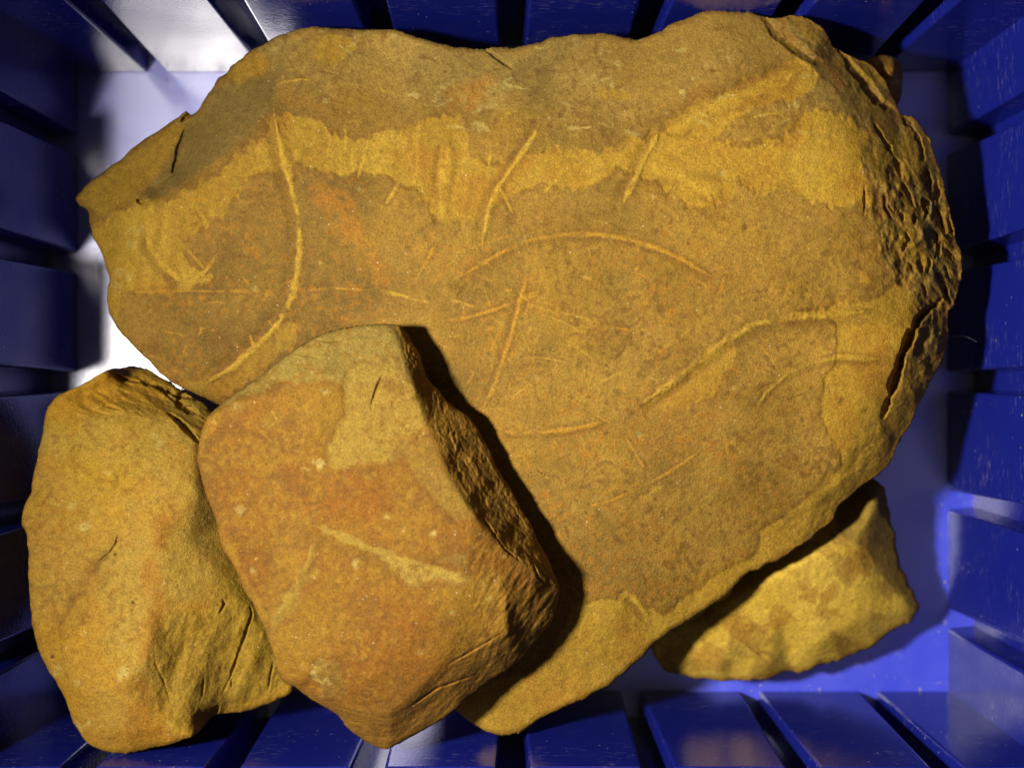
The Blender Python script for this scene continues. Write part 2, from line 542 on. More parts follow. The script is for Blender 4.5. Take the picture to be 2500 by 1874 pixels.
def bm_obj(name, bm, mat, parent=None):
    me = bpy.data.meshes.new(name); bm.normal_update(); bm.to_mesh(me); bm.free()
    me.materials.append(mat)
    o = bpy.data.objects.new(name, me); COL.objects.link(o)
    if parent: o.parent = parent
    return o

bm = bmesh.new(); box_bm(bm, -0.5, 0.5, -0.4, 0.4, -0.03, -0.0032)
tb = bm_obj('table_top', bm, M_TABLE); tb['kind'] = 'structure'

# ------------------------------------------------------------------ the crate
HX, HY = 0.1801, 0.1279           # half size of the floor, inside the raised panels
CX, CY = 0.0003, 0.0010
H = 0.098                         # height of the sides
DR = 0.024                        # outward lean of the sides
DEPTH = 0.0107                    # depth of the channels between the panels
PITCH = 0.0490
MOUTH, BACK = 0.0080, 0.0058

crate = bpy.data.objects.new('plastic_crate', None); COL.objects.link(crate)
crate.location = (CX, CY, -0.003)
crate['label'] = 'blue plastic crate with channelled walls holding the rocks'
crate['category'] = 'crate'

bm = bmesh.new(); box_bm(bm, -HX - DEPTH - 0.0005, HX + DEPTH + 0.0005, -HY - DEPTH - 0.0005, HY + DEPTH + 0.0005, 0.0, 0.003)
bm_obj('base', bm, M_FLOOR, crate)

def panel_mesh(x0, x1, y, lean0, lean1):
    """raised panel of a wall running along x; its face looks to -y; x0/x1 at the face; lean widens/narrows the back"""
    bm = bmesh.new()
    zb, zt = 0.0032, H + 0.003
    v = []
    for z in (zb, zt):
        o = DR * (z - zb)
        g = 0.0016 * (z - zb) / 0.095          # the channels open out towards the top
        a, c_ = x0 + (g if lean0 else 0), x1 - (g if lean1 else 0)
        v.append([bm.verts.new(c) for c in ((a, y + o, z), (c_, y + o, z), (c_ + lean1, y + o + DEPTH + 0.0008, z), (a + lean0, y + o + DEPTH + 0.0008, z))])
    b, t = v
    bm.faces.new(b[::-1]); bm.faces.new(t)
    for i in range(4):
        bm.faces.new((b[i], b[(i + 1) % 4], t[(i + 1) % 4], t[i]))
    bm.edges.ensure_lookup_table()
    es = [e for e in bm.edges if (set(e.verts) <= {b[0], b[1], t[0], t[1]})]
    bmesh.ops.bevel(bm, geom=es, offset=0.0011, segments=3, profile=0.5, affect='EDGES')
    return bm

def side(length_half, dist, n_ch, rot):
    """one wall: back sheet, then its raised panels"""
    w_root = None
    T = 0.0025
    bm = bmesh.new()
    ends = length_half + DEPTH
    vs = []
    for z in (0.0030, H + 0.003):
        o = DR * (z - 0.003)
        vs.append([bm.verts.new(c) for c in ((-ends - o, dist + DEPTH + o, z), (ends + o, dist + DEPTH + o, z), (ends + o, dist + DEPTH + o + T, z), (-ends - o, dist + DEPTH + o + T, z))])
    b, t = vs
    bm.faces.new(b[::-1]); bm.faces.new(t)
    for i in range(4): bm.faces.new((b[i], b[(i + 1) % 4], t[(i + 1) % 4], t[i]))
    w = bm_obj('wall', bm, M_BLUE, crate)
    w.rotation_euler = (0, 0, rot)
    ch = [(k - (n_ch - 1) / 2) * PITCH for k in range(n_ch)]
    edges = [-length_half - 0.006] + [e for c in ch for e in (c - MOUTH / 2, c + MOUTH / 2)] + [length_half + 0.006]
    ln = (MOUTH - BACK) / 2
    for k in range(0, len(edges), 2):
        a, bb = edges[k], edges[k + 1]
        pm = panel_mesh(a, bb, dist, -ln if k else 0, ln if k + 2 < len(edges) else 0)
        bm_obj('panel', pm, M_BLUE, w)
    # flange round the top
    bm = bmesh.new()
    o = DR * H
    box_bm(bm, -ends - o - T, ends + o + T, dist + DEPTH + o + T + 0.0002, dist + DEPTH + o + 0.014, H - 0.004, H + 0.0028)
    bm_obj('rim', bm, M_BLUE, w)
side(HX, HY, 7, 0)
side(HX, HY, 7, math.pi)
side(HY, HX, 5, math.pi / 2)
side(HY, HX, 5, -math.pi / 2)

# ------------------------------------------------------------------ colours of the stone (linear)
PATINA = np.array((0.270, 0.168, 0.050))
GREYISH = np.array((0.240, 0.172, 0.078))
YELLOW = np.array((0.325, 0.205, 0.036))
LEMON = np.array((0.385, 0.258, 0.054))
RUST = np.array((0.310, 0.142, 0.024))
BROWN = np.array((0.150, 0.075, 0.020))
PALE = np.array((0.46, 0.36, 0.14))
CHALK = np.array((0.62, 0.54, 0.33))

# ------------------------------------------------------------------ the big slab
def zrow(pts, z0, z1=None):
    z1 = z0 if z1 is None else z1
    n = max(1, len(pts) - 1)
    return [(a, b, z0 + (z1 - z0) * i / n) for i, (a, b) in enumerate(pts)]

def make_slab():
    out = []
    out += zrow([(185, 480), (228, 438), (285, 395), (350, 342), (407, 305), (454, 273), (464, 282), (482, 269)], 64, 70)
    out += zrow([(501, 240), (525, 204), (566, 163), (611, 126), (668, 94), (716, 75), (761, 66)], 71, 79)
    out += zrow([(814, 67), (853, 72), (963, 73), (1012, 90), (1060, 104), (1117, 114), (1166, 119), (1223, 118), (1288, 112), (1345, 94), (1402, 83), (1468, 81), (1516, 88), (1561, 96)], 79, 82)
    out += zrow([(1598, 84), (1641, 60), (1690, 39), (1722, 28), (1771, 26), (1828, 29), (1860, 39), (1885, 47), (1909, 45), (1938, 39), (1974, 47), (2007, 67), (2021, 88)], 83, 80)
    out += zrow([(2031, 106), (2056, 128), (2088, 140), (2117, 151), (2145, 175), (2170, 212), (2186, 248), (2202, 281), (2227, 287), (2251, 311), (2272, 346)], 74, 68)
    out += zrow([(2288, 395), (2300, 440), (2310, 484), (2322, 529), (2333, 578), (2347, 619), (2345, 669), (2337, 714), (2326, 749), (2314, 760), (2316, 779), (2314, 828), (2306, 860), (2296, 885)], 66, 64)
    out += zrow([(2272, 926), (2255, 962), (2241, 987), (2233, 1015), (2215, 1052), (2194, 1072), (2182, 1109), (2166, 1141), (2125, 1170), (2088, 1198), (2054, 1227), (2040, 1251)], 64, 61)
    out += zrow([(2025, 1276), (1966, 1321), (1901, 1366), (1828, 1398), (1775, 1447), (1722, 1488), (1653, 1529), (1600, 1569), (1541, 1626), (1492, 1667), (1435, 1700), (1370, 1728)], 61, 71)
    out += zrow([(1301, 1765), (1268, 1785), (1227, 1795), (1191, 1785), (1150, 1763), (1117, 1734)], 69, 70)
    out += zrow([(1060, 1660), (980, 1540), (900, 1420), (800, 1280), (700, 1150), (620, 1060), (560, 1005)], 66, 64)
    out += zrow([(500, 970), (440, 946), (391, 909), (358, 877), (326, 844), (285, 799), (267, 763), (263, 730), (265, 677), (252, 633), (236, 600), (222, 570), (216, 517), (195, 501)], 70, 66)
    F = Field(out, 2.3, rough=2.4, seed=2)
    ctrl = [(u, v, z) for u, v, z in F.out[::9]]
    ctrl += [(700, 500, 85), (1000, 420, 88), (1000, 700, 87), (1300, 500, 89), (1500, 700, 89), (1300, 1000, 87), (1700, 900, 89), (1900, 600, 89),
             (1600, 1200, 83), (1300, 1500, 79), (1200, 1680, 74), (1500, 1500, 76), (1800, 1150, 80), (1950, 1000, 83), (2030, 700, 87), (1950, 450, 89),
             (1600, 380, 90), (1300, 380, 89), (850, 370, 88), (600, 720, 83), (450, 740, 79), (340, 650, 75), (430, 560, 79), (600, 860, 80), (480, 880, 75), (560, 620, 82),
             (800, 950, 82), (1000, 1250, 81), (1150, 1550, 77), (390, 820, 72), (320, 760, 71),
             (720, 190, 82), (1000, 210, 84), (1200, 190, 84), (1500, 190, 86), (1780, 120, 87), (1800, 280, 90), (1690, 120, 86), (930, 130, 79), (640, 170, 77), (1350, 170, 83),
             # left: grey slope down to the ledge
             (655, 270, 87), (600, 320, 86), (520, 390, 83), (430, 460, 80), (375, 495, 77), (560, 260, 77), (500, 330, 74), (440, 400, 70), (380, 460, 69.5),
             (460, 300, 67), (420, 370, 68), (350, 440, 68), (300, 480, 69), (250, 500, 68), (310, 420, 66),
             # right: shoulder, then the broken flank
             (1900, 110, 84), (1975, 180, 86), (2045, 260, 87), (2095, 370, 88), (2115, 480, 88), (2135, 600, 87), (2130, 690, 86), (2190, 740, 82),
             (2060, 180, 81), (2130, 280, 80), (2190, 420, 80), (2230, 560, 79), (2260, 690, 78), (2000, 110, 83), (2270, 560, 74), (2300, 640, 72), (2240, 420, 75),
             (2225, 820, 82), (2190, 900, 82), (2140, 1000, 79), (2270, 840, 74), (2225, 960, 72), (2160, 1080, 70), (2090, 1150, 70),
             (2000, 1210, 69), (1850, 1310, 67), (1700, 1430, 68), (1560, 1540, 70.5), (1400, 1660, 72)]
    F.z = rbf(F.us, F.vs, ctrl)
    F.zt = tin(F.us, F.vs, ctrl, 7.0)
    F.mid = F.fbm(40, 3, 1); F.detail = F.fbm(14, 3, 2)
    big = F.fbm(260, 3, 3); med = F.fbm(90, 4, 4); fine = F.fbm(24, 4, 5, gain=0.6)
    U, V = F.U, F.V
    e = -F.sd
    # rolled edge
    F.z -= 2.2 * (1 - np.sqrt(1 - (1 - np.clip(e, 0, 14) / 14) ** 2))
    # ---- flank on the right: flaking layers stepping down
    shoulder = [(1800, -40), (1870, 60), (1935, 140), (2010, 215), (2070, 300), (2105, 400), (2120, 500), (2140, 620), (2175, 700), (2225, 770), (2190, 880), (2150, 1000), (2080, 1110), (2000, 1180), (1850, 1290), (1750, 1390)]
    sd_, sT, sS = F.line(shoulder)
    dsh = np.where(sS < 0, sd_, -sd_)          # positive outside
    dsh = -dsh if dsh[np.argmin(abs(F.vs - 500)), np.argmin(abs(F.us - 2250))] < 0 else dsh
    top_m = sstep(1.0, 0.80, sT)
    flank = sstep(0, 30, dsh + 10 * F.mid) * top_m
    along = sT * 3000
    w1 = noise_fb(dsh / 60, along / 120, 4, 11); w2 = noise_fb(dsh / 22, along / 55, 3, 12)
    lower = sstep(0.27, 0.36, sT) * sstep(0.66, 0.56, sT)
    rim = sstep(0.60, 0.68, sT)
    w0 = noise_fb(dsh / 50, along / 330, 4, 13)
    P_ = 52.0
    dt = dsh + 46 * w0 + 4 * w2
    ter = (np.floor(dt / P_) + sstep(0.70, 0.97, dt / P_ - np.floor(dt / P_))) * P_ - dt
    F.z -= flank * (0.032 * (1 - rim)) * ter
    F.z += flank * 0.8 * (F.zt - F.z)
    F.z += flank * (0.5 * w0 + 0.3 * w1 * (1 - 0.5 * rim) + 0.22 * w2 + 0.24 * fine)
    flake = flank * lower
    wf = noise_fb(dsh / 24, along / 70, 5, 27)
    F.z += flake * (1.3 * wf + 0.22 * fine)
    # ---- relief of the bedding plane
    calm = 1 - flank
    F.z += calm * (0.40 * big + 0.20 * med) + 0.07 * fine + 0.05 * F.detail
    # ---- colour
    c = np.zeros(U.shape + (3,)) + PATINA
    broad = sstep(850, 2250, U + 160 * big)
    c = c * (0.68 + 0.62 * broad)[..., None]  # crust paler to the right; lamp falloff there is also offset in this colour
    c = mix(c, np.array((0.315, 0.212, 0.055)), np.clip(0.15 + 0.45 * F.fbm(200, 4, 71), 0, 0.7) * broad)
    c = mix(c, PATINA * np.array((0.80, 0.74, 0.70)), np.clip(0.45 * med + 0.35 * F.fbm(130, 4, 72) + 0.2 * fine, 0, 0.9))
    c = mix(c, YELLOW * 0.85, np.clip(0.30 * big + 0.25 * med + 0.08, 0, 0.55))
    upper = sstep(330, 180, V + 40 * med)
    c = mix(c, GREYISH * 1.32, 0.8 * upper)
    # orange flecking over the middle of the face
    c = c * (1 + 0.16 * F.fbm(95, 4, 81) + 0.07 * F.fbm(16, 3, 82))[..., None]
    fl = sstep(0.45, 1.1, F.mid + 0.5 * F.detail + 0.5 * big) * sstep(500, 700, V) * sstep(1350, 1150, V) * sstep(2000, 1700, U)
    dot = F.fbm(7, 1, 61); dot2 = F.fbm(8, 1, 62)
    dens = F.fbm(150, 4, 63)
    c = mix(c, RUST * 1.15, 0.40 * fl * sstep(-0.5, 0.5, dot))
    c = mix(c, RUST * 1.15, 0.38 * sstep(0.45, 0.95, dot + 0.45 * dens + 0.25 * F.mid) * sstep(300, 500, V))
    c = mix(c, BROWN, 0.50 * sstep(0.45, 0.9, dot2 + 0.4 * F.fbm(120, 3, 64)))
    c = mix(c, PATINA * 1.22, np.clip(0.5 * F.fbm(170, 4, 65), 0, 0.6))
    yel = np.zeros(U.shape); edge = np.zeros(U.shape)
    Y1 = ov([(225, 470), (300, 430), (365, 430), (420, 400), (480, 355), (560, 290), (585, 250), (640, 250), (700, 270), (760, 300), (830, 290), (880, 270), (930, 240), (985, 245), (1010, 290), (1005, 325), (1060, 350), (1120, 330), (1200, 330), (1250, 345), (1340, 310), (1420, 275), (1500, 240), (1560, 200), (1640, 170), (1730, 130), (1765, 170), (1700, 210), (1600, 245), (1540, 290), (1520, 312), (1590, 320), (1680, 290), (1760, 240), (1830, 255), (1880, 330), (1885, 450), (1800, 430), (1700, 405), (1600, 400), (1560, 440), (1480, 440), (1400, 400), (1330, 370), (1280, 405), (1180, 400), (1100, 430), (1000, 465), (960, 470), (900, 415), (850, 390), (800, 370), (730, 380), (660, 360), (600, 370), (540, 390), (480, 460), (440, 500), (380, 520), (400, 570), (440, 590), (480, 600), (400, 620), (280, 630), (255, 690), (200, 700), (200, 500)])
    Y2 = ov([(1690, 688), (1815, 692), (1812, 790), (1778, 822), (1772, 890), (1800, 970), (1812, 1005), (1760, 1060), (1640, 1150), (1640, 1180), (1500, 1270), (1440, 1320), (1380, 1310), (1350, 1280), (1300, 1290), (1240, 1300), (1210, 1370), (1180, 1430), (1090, 1470), (960, 1500), (1000, 1600), (1080, 1640), (1250, 1580), (1400, 1480), (1520, 1390), (1740, 1280), (1850, 1160), (1950, 1040), (2040, 900), (2080, 640), (1990, 590), (1900, 640), (1820, 655), (1740, 670)])
    Y3 = ov([(1500, 795), (1575, 740), (1595, 760), (1562, 830), (1512, 872), (1400, 872)])
    Y4 = ov([(380, 830), (500, 792), (580, 730), (640, 690), (640, 740), (560, 800), (500, 860), (430, 860)])
    Y5 = ov([(500, 150), (560, 130), (570, 160), (520, 200)]); Y6 = ov([(690, 85), (760, 80), (775, 110), (730, 130), (690, 118)])
    Y7 = ov([(1855, 590), (1880, 600), (1900, 630), (1870, 620)]); Y8 = ov([(1300, 195), (1345, 190), (1345, 208), (1310, 212)])
    streak = F.fbm(12, 2, 67, an=6.0)
    rag = 10 * med + 7 * F.mid + 4 * F.detail + 3 * F.fbm(6, 1, 66)
    for P, k, step_ in ((Y1, 0.92, 0.35), (Y2, 0.85, 0.45), (Y3, 0.7, 0.2), (Y4, 0.5, 0.1), (Y5, 0.8, 0.1), (Y6, 0.8, 0.1), (Y7, 0.8, 0.0), (Y8, 0.7, 0.0)):
        s = F.poly(P) + rag * (0.5 if P is Y2 else 1.0)
        m = sstep(6, -6, s + 7 * streak)
        yel = np.maximum(yel, k * m)
        edge = np.maximum(edge, np.exp(-((s + 7 * streak - 6) / 7.0) ** 2) * np.clip(0.55 + 0.6 * med, 0, 1))
        F.z -= step_ * m * calm
    c = c * (1 - yel)[..., None] + YELLOW * (yel * (1 + 0.42 * broad))[..., None]  # yellow painted brighter to the right, making up for weaker lamp light
    c = mix(c, LEMON * 1.12, yel * np.clip(0.20 + 0.5 * F.fbm(60, 3, 9, an=2.2) + 0.45 * streak, 0, 0.9))
    c = mix(c, RUST * 1.1, yel * 0.45 * sstep(0.3, 1.0, F.fbm(70, 4, 10)))
    c = mix(c, RUST * 0.55, 0.6 * edge * sstep(-0.7, 0.3, F.detail))
    # rusty streaks and stains
    for P, k in ((ov([(690, 400), (740, 425), (790, 500), (845, 590), (830, 612), (790, 590), (740, 520), (700, 450)]), 0.75),
                 (ov([(985, 185), (1060, 170), (1020, 230), (960, 250)]), 0.55), (ov([(600, 190), (720, 215), (690, 240), (610, 230)]), 0.35),
                 (ov([(1560, 440), (1575, 450), (1500, 535), (1485, 528)]), 0.6), (ov([(1380, 880), (1560, 780), (1570, 900), (1400, 1000), (1330, 930)]), 0.25),
                 (ov([(1850, 515), (1880, 530), (1870, 560), (1845, 545)]), 0.45), (ov([(1500, 310), (1680, 320), (1720, 400), (1620, 390)]), 0.35),
                 (ov([(1850, 720), (1920, 720), (1910, 820), (1870, 840)]), 0.35), (ov([(1460, 210), (1560, 195), (1520, 225)]), 0.5)):
        s = F.poly(P) + rag * 1.3
        c = mix(c, RUST * 1.15, k * sstep(16, -12, s) * np.clip(0.7 + 0.5 * F.detail, 0, 1))
    # grey slope on the left and grey stone in the upper flank
    gs = F.poly(ov([(410, 260), (500, 190), (600, 150), (590, 240), (480, 345), (400, 395), (350, 425), (290, 430), (345, 370), (375, 300)])) + rag * 0.8
    c = mix(c, GREYISH * 0.80, 0.85 * sstep(7, -7, gs))
    ledge = F.poly(ov([(165, 425), (410, 245), (395, 300), (350, 365), (285, 432), (215, 470)])) + rag * 0.5
    c = mix(c, YELLOW * 0.92, 0.9 * sstep(8, -8, ledge))
    fk = noise_fb(dsh / 45, along / 160, 4, 21)
    fc = mix(np.zeros_like(c) + YELLOW * 0.82, GREYISH * 0.82, np.clip(0.45 + 0.9 * fk, 0, 1))
    fc = mix(fc, RUST * 0.8, 0.55 * sstep(0.35, 0.9, w2 + 0.5 * fk))
    c = mix(c, fc, flank * np.where(sT < 0.60, 0.85, 0.2))
    ru = noise_fb(U / 30 + 7, V / 30, 4, 33)
    c = mix(c, RUST * 0.9, 0.35 * sstep(26, 6, e) * sstep(0.0, 0.5, ru))
    # pale bruises and scuffs from knocks
    for P, w, k in ((ov([(885, 205), (925, 203), (965, 193)]), 7, 0.45), (ov([(1195, 275), (1230, 278), (1270, 276)]), 4, 0.45), (ov([(1300, 110), (1294, 138)]), 5, 0.4),
                    (ov([(1470, 205), (1492, 165)]), 8, 0.45), (ov([(1700, 235), (1706, 250)]), 10, 0.7), (ov([(1718, 225), (1735, 245)]), 7, 0.6), (ov([(1010, 285), (1045, 272)]), 12, 0.35),
                    (ov([(1065, 130), (1080, 138)]), 8, 0.4), (ov([(1540, 165), (1520, 140)]), 10, 0.3), (ov([(925, 220), (945, 215)]), 9, 0.3), (ov([(1320, 185), (1335, 180)]), 5, 0.4),
                    (ov([(560, 120), (590, 105)]), 8, 0.3), (ov([(850, 75), (870, 82)]), 6, 0.4), (ov([(250, 620), (280, 560), (300, 500)]), 22, 0.22)):
        d, T, S = F.line(P)
        c = mix(c, CHALK * 0.95, k * sstep(w, w * 0.3, d + 0.9 * w * F.detail) * sstep(-0.3, 0.5, fine))
    # dark pits and knots
    for (a, b), r_ in ((( 378, 603), 18), ((1100, 465), 22), ((1085, 1015), 10), ((740, 640), 12), ((1858, 535), 10), ((330, 745), 16), ((470, 735), 18), ((1310, 930), 14), ((640, 690), 10), ((600, 275), 16)):
        d = np.hypot(U - a * OV, V - b * OV)
        c = mix(c, BROWN, 0.55 * sstep(r_ * 1.5, 0, d + r_ * 0.8 * F.detail))
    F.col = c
    # ---- casts standing proud of the bedding plane
    RY = LEMON * 1.22; RO = np.array((0.42, 0.235, 0.042))
    R = [([(590, 228), (600, 285), (614, 350), (632, 410), (645, 465), (648, 520), (644, 580), (632, 640), (604, 695), (560, 745), (505, 792), (440, 832)], 13, 1.7, RY, 0.75, 0.9),
         ([(1172, 258), (1150, 300), (1112, 355), (1080, 400), (1056, 450), (1041, 535)], 10, 1.3, RY, 0.8, 0.4),
         ([(1078, 402), (1092, 425), (1108, 462)], 5, 0.6, RY, 0.6, 0),
         ([(1425, 285), (1396, 340), (1371, 393), (1346, 440)], 12, 1.8, RY, 0.85, 0.6),
         ([(1740, 145), (1640, 190), (1545, 228), (1430, 292)], 22, 1.1, RY, 0.6, 0.3),
         ([(1395, 350), (1460, 372), (1520, 405), (1560, 432)], 26, 1.3, RY, 0.55, 0),
         ([(975, 607), (1030, 577), (1090, 542), (1150, 517), (1220, 506), (1290, 506), (1360, 516), (1420, 536), (1480, 562), (1552, 606)], 8, 0.85, RO, 0.8, 0.2),
         ([(818, 626), (870, 638), (905, 648), (942, 656)], 13, 1.2, RY, 0.75, 0),
         ([(942, 694), (1010, 686), (1070, 668), (1130, 644), (1182, 624)], 7, 0.7, RO, 0.75, 0),
         ([(1141, 592), (1128, 640), (1112, 700), (1090, 770), (1066, 840), (1042, 885)], 8, 0.75, RO, 0.7, 0.15),
         ([(1043, 600), (1050, 630), (1060, 665)], 5, 0.5, RO, 0.6, 0),
         ([(1378, 878), (1440, 836), (1500, 790), (1570, 735), (1640, 697), (1720, 683), (1800, 680), (1885, 672)], 13, 1.7, RY, 0.75, 0.7),
         ([(1628, 888), (1660, 845), (1700, 810), (1750, 786), (1815, 772), (1912, 776)], 8, 1.1, RY, 0.75, 0.35),
         ([(1080, 932), (1160, 934), (1230, 927), (1305, 912)], 8, 0.7, RO, 0.65, 0.2),
         ([(1205, 848), (1260, 878), (1330, 922)], 4, 0.4, RO, 0.6, 0),
         ([(1352, 942), (1374, 980), (1394, 1012)], 6, 0.6, RO, 0.7, 0),
         ([(1238, 1106), (1320, 1081), (1400, 1046), (1460, 1011), (1522, 968)], 6, 0.6, RO, 0.75, 0),
         ([(1155, 1012), (1198, 1042)], 4, 0.5, RO, 0.65, 0),
         ([(313, 505), (342, 560), (396, 612)], 12, 1.4, RY * 1.02, 0.7, 0.5),
         ([(470, 550), (445, 585), (415, 603)], 9, 0.9, RY, 0.7, 0),
         ([(370, 505), (410, 545), (445, 585)], 7, 0.6, RY, 0.5, 0),
         ([(270, 632), (360, 627), (470, 629), (600, 627)], 6, 0.55, RO, 0.6, 0),
         ([(665, 627), (720, 622), (790, 627)], 5, 0.45, RO, 0.6, 0),
         ([(802, 282), (790, 330), (773, 385)], 8, 0.7, RY, 0.6, 0),
         ([(966, 300), (960, 380), (956, 472)], 17, 0.8, RY, 0.55, 0),
         ([(942, 528), (920, 568), (895, 612)], 6, 0.55, RO, 0.65, 0),
         ([(862, 392), (848, 418), (832, 445)], 6, 0.55, RY, 0.6, 0),
         ([(1640, 742), (1662, 768), (1684, 800)], 6, 0.6, RO, 0.7, 0),
         ([(1575, 665), (1600, 690), (1622, 705)], 7, 0.6, RY, 0.6, 0),
         ([(1556, 640), (1566, 600), (1545, 655)], 5, 0.3, RO, 0.5, 0),
         ([(1360, 1282), (1380, 1302), (1402, 1330)], 10, 1.3, RY, 0.7, 0.5),
         ([(430, 455), (442, 478), (446, 498)], 7, 0.6, RY, 0.6, 0)]
    for P, w, h, colr, cw, sd2 in R:
        F.ridge(ov(P), w * 0.95, h, colr, min(1.0, cw * 1.2), side=sd2)
    rr = random.Random(5)
    for k in range(230):
        u0, v0 = rr.uniform(300, 2080), rr.uniform(140, 1600)
        if abs(u0 - 1250) > 700 and rr.random() < 0.4: continue
        a = rr.choice((0.5, -0.7, 1.1, 2.3, 0.2)) + rr.gauss(0, 0.5); l = rr.choice((8, 12, 18, 26, 45, 70)) * rr.uniform(0.7, 1.3)
        P = [(u0 + t * l * math.cos(a + 0.25 * t), v0 + t * l * math.sin(a + 0.25 * t)) for t in (-0.5, -0.2, 0.15, 0.5)]
        if rr.random() < 0.6: F.scratch(P, rr.uniform(2.6, 5.0), RO if v0 > 480 else RY, rr.uniform(0.45, 0.9), 0.12)
        else: F.scratch(P, rr.uniform(2.4, 5.0), BROWN, rr.uniform(0.35, 0.7), -0.15)
    for k in range(150):
        u0, v0 = rr.uniform(250, 2150), rr.uniform(90, 1700); r_ = rr.uniform(3, 9)
        P = [(u0, v0), (u0 + r_, v0 + rr.uniform(-4, 4))]
        F.scratch(P, r_, rr.choice((BROWN, BROWN * 0.8, RUST, CHALK * 0.7)), rr.uniform(0.25, 0.6), -0.1)
    for k in range(38):
        u0, v0 = rr.gauss(1310, 190), rr.gauss(790, 130)
        a = rr.choice((0.35, -0.45, 1.75, -1.2)) + rr.gauss(0, 0.25); l = rr.uniform(25, 120)
        P = [(u0 + t * l * math.cos(a + 0.2 * t), v0 + t * l * math.sin(a + 0.2 * t)) for t in (-0.5, -0.2, 0.15, 0.5)]
        F.scratch(P, rr.uniform(2.0, 3.8), RO if rr.random() < 0.7 else RY, rr.uniform(0.3, 0.65), 0.06)
    for k in range(40):
        u0, v0 = rr.uniform(700, 2000), rr.uniform(80, 330)
        a = rr.uniform(-0.6, 0.6); l = rr.uniform(10, 50)
        P = [(u0 - l * math.cos(a) / 2, v0 + l * math.sin(a) / 2), (u0, v0 + 2), (u0 + l * math.cos(a) / 2, v0 - l * math.sin(a) / 2)]
        F.scratch(P, rr.uniform(2.5, 6), CHALK * 0.8, rr.uniform(0.2, 0.5))
    # ---- fissures between the flakes of the broken side
    G = lambda p: crop(p, 1600, 0, 0.407)
    for p, w, d in (([(1375, 1150), (1385, 1210), (1430, 1280)], 4, 2.2), ([(1480, 1080), (1520, 1180), (1560, 1250)], 5, 2.6), ([(1480, 1270), (1484, 1330)], 4, 1.8), ([(1500, 1380), (1520, 1440), (1475, 1530)], 6, 3.2),
                    ([(1550, 1270), (1560, 1350)], 5, 2.4), ([(1600, 1180), (1625, 1230), (1640, 1290)], 8, 3.5), ([(1620, 1000), (1630, 1080), (1642, 1150)], 9, 4.0), ([(1650, 1200), (1700, 1290), (1740, 1420)], 6, 3.0),
                    ([(1690, 1080), (1692, 1140), (1680, 1210)], 6, 3.0), ([(1612, 1330), (1625, 1290), (1640, 1250)], 4, 2.0), ([(1660, 1370), (1685, 1410), (1680, 1470)], 5, 2.6), ([(1700, 1440), (1700, 1500), (1690, 1560)], 5, 2.6),
                    ([(1755, 1300), (1775, 1370), (1792, 1440)], 5, 2.8), ([(1730, 1480), (1765, 1510), (1790, 1560)], 5, 2.6), ([(1440, 940), (1465, 1010), (1480, 1080)], 6, 2.4), ([(1300, 720), (1360, 820), (1440, 950)], 5, 1.6),
                    ([(1560, 780), (1590, 870), (1610, 980)], 6, 2.4), ([(1480, 700), (1530, 750), (1560, 790)], 5, 2.0), ([(1580, 1560), (1600, 1600), (1590, 1640)], 4, 1.8), ([(1500, 1560), (1540, 1600), (1560, 1640)], 4, 1.6),
                    ([(1640, 1540), (1650, 1590), (1630, 1640)], 4, 2.0), ([(1735, 1590), (1750, 1640), (1770, 1690)], 5, 2.4), ([(1600, 1700), (1625, 1740), (1620, 1790)], 5, 2.2), ([(1680, 1620), (1700, 1680), (1720, 1720)], 4, 2.0)):
        F.crack(G(p), w, d, 0.6)
    for p, w, d in (([(640, 90), (720, 170), (800, 250), (900, 330), (1000, 385)], 18, 3.0), ([(1090, 290), (1180, 400), (1250, 490), (1340, 600), (1460, 690)], 15, 3.2)):
        F.crack(G(p), w, d, 0.2)
    # ---- cracks
    for P, w, d in ((ov([(2040, 640), (2010, 665), (1985, 690), (1965, 725), (1945, 780), (1925, 850), (1905, 905)]), 12, 9), (ov([(1868, 395), (1868, 440), (1866, 468)]), 3.5, 2.0), (ov([(1910, 420), (1912, 450), (1930, 475)]), 5, 3.0),
                    (ov([(2055, 655), (2045, 640), (2040, 615)]), 8, 6), 
                    
                    (ov([(405, 265), (385, 320), (375, 375), (340, 400)]), 5, 2.5), (ov([(295, 430), (312, 440)]), 6, 3), (ov([(390, 265), (402, 252), (420, 247)]), 5, 3), (ov([(1040, 103), (1080, 130), (1110, 150)]), 4, 1.8)):
        F.crack(P, w, d)
    return build_rock(F, 'sandstone_slab', M_STONE, 1.0, (1220, 860), [(0.985, 0.06), (0.955, 0.2), (0.90, 0.42), (0.82, 0.7), (0.70, 0.93), (0.5, 1.0)],
                      'large ochre sandstone slab covered in thin raised curving ridges, filling the crate', 'rock')

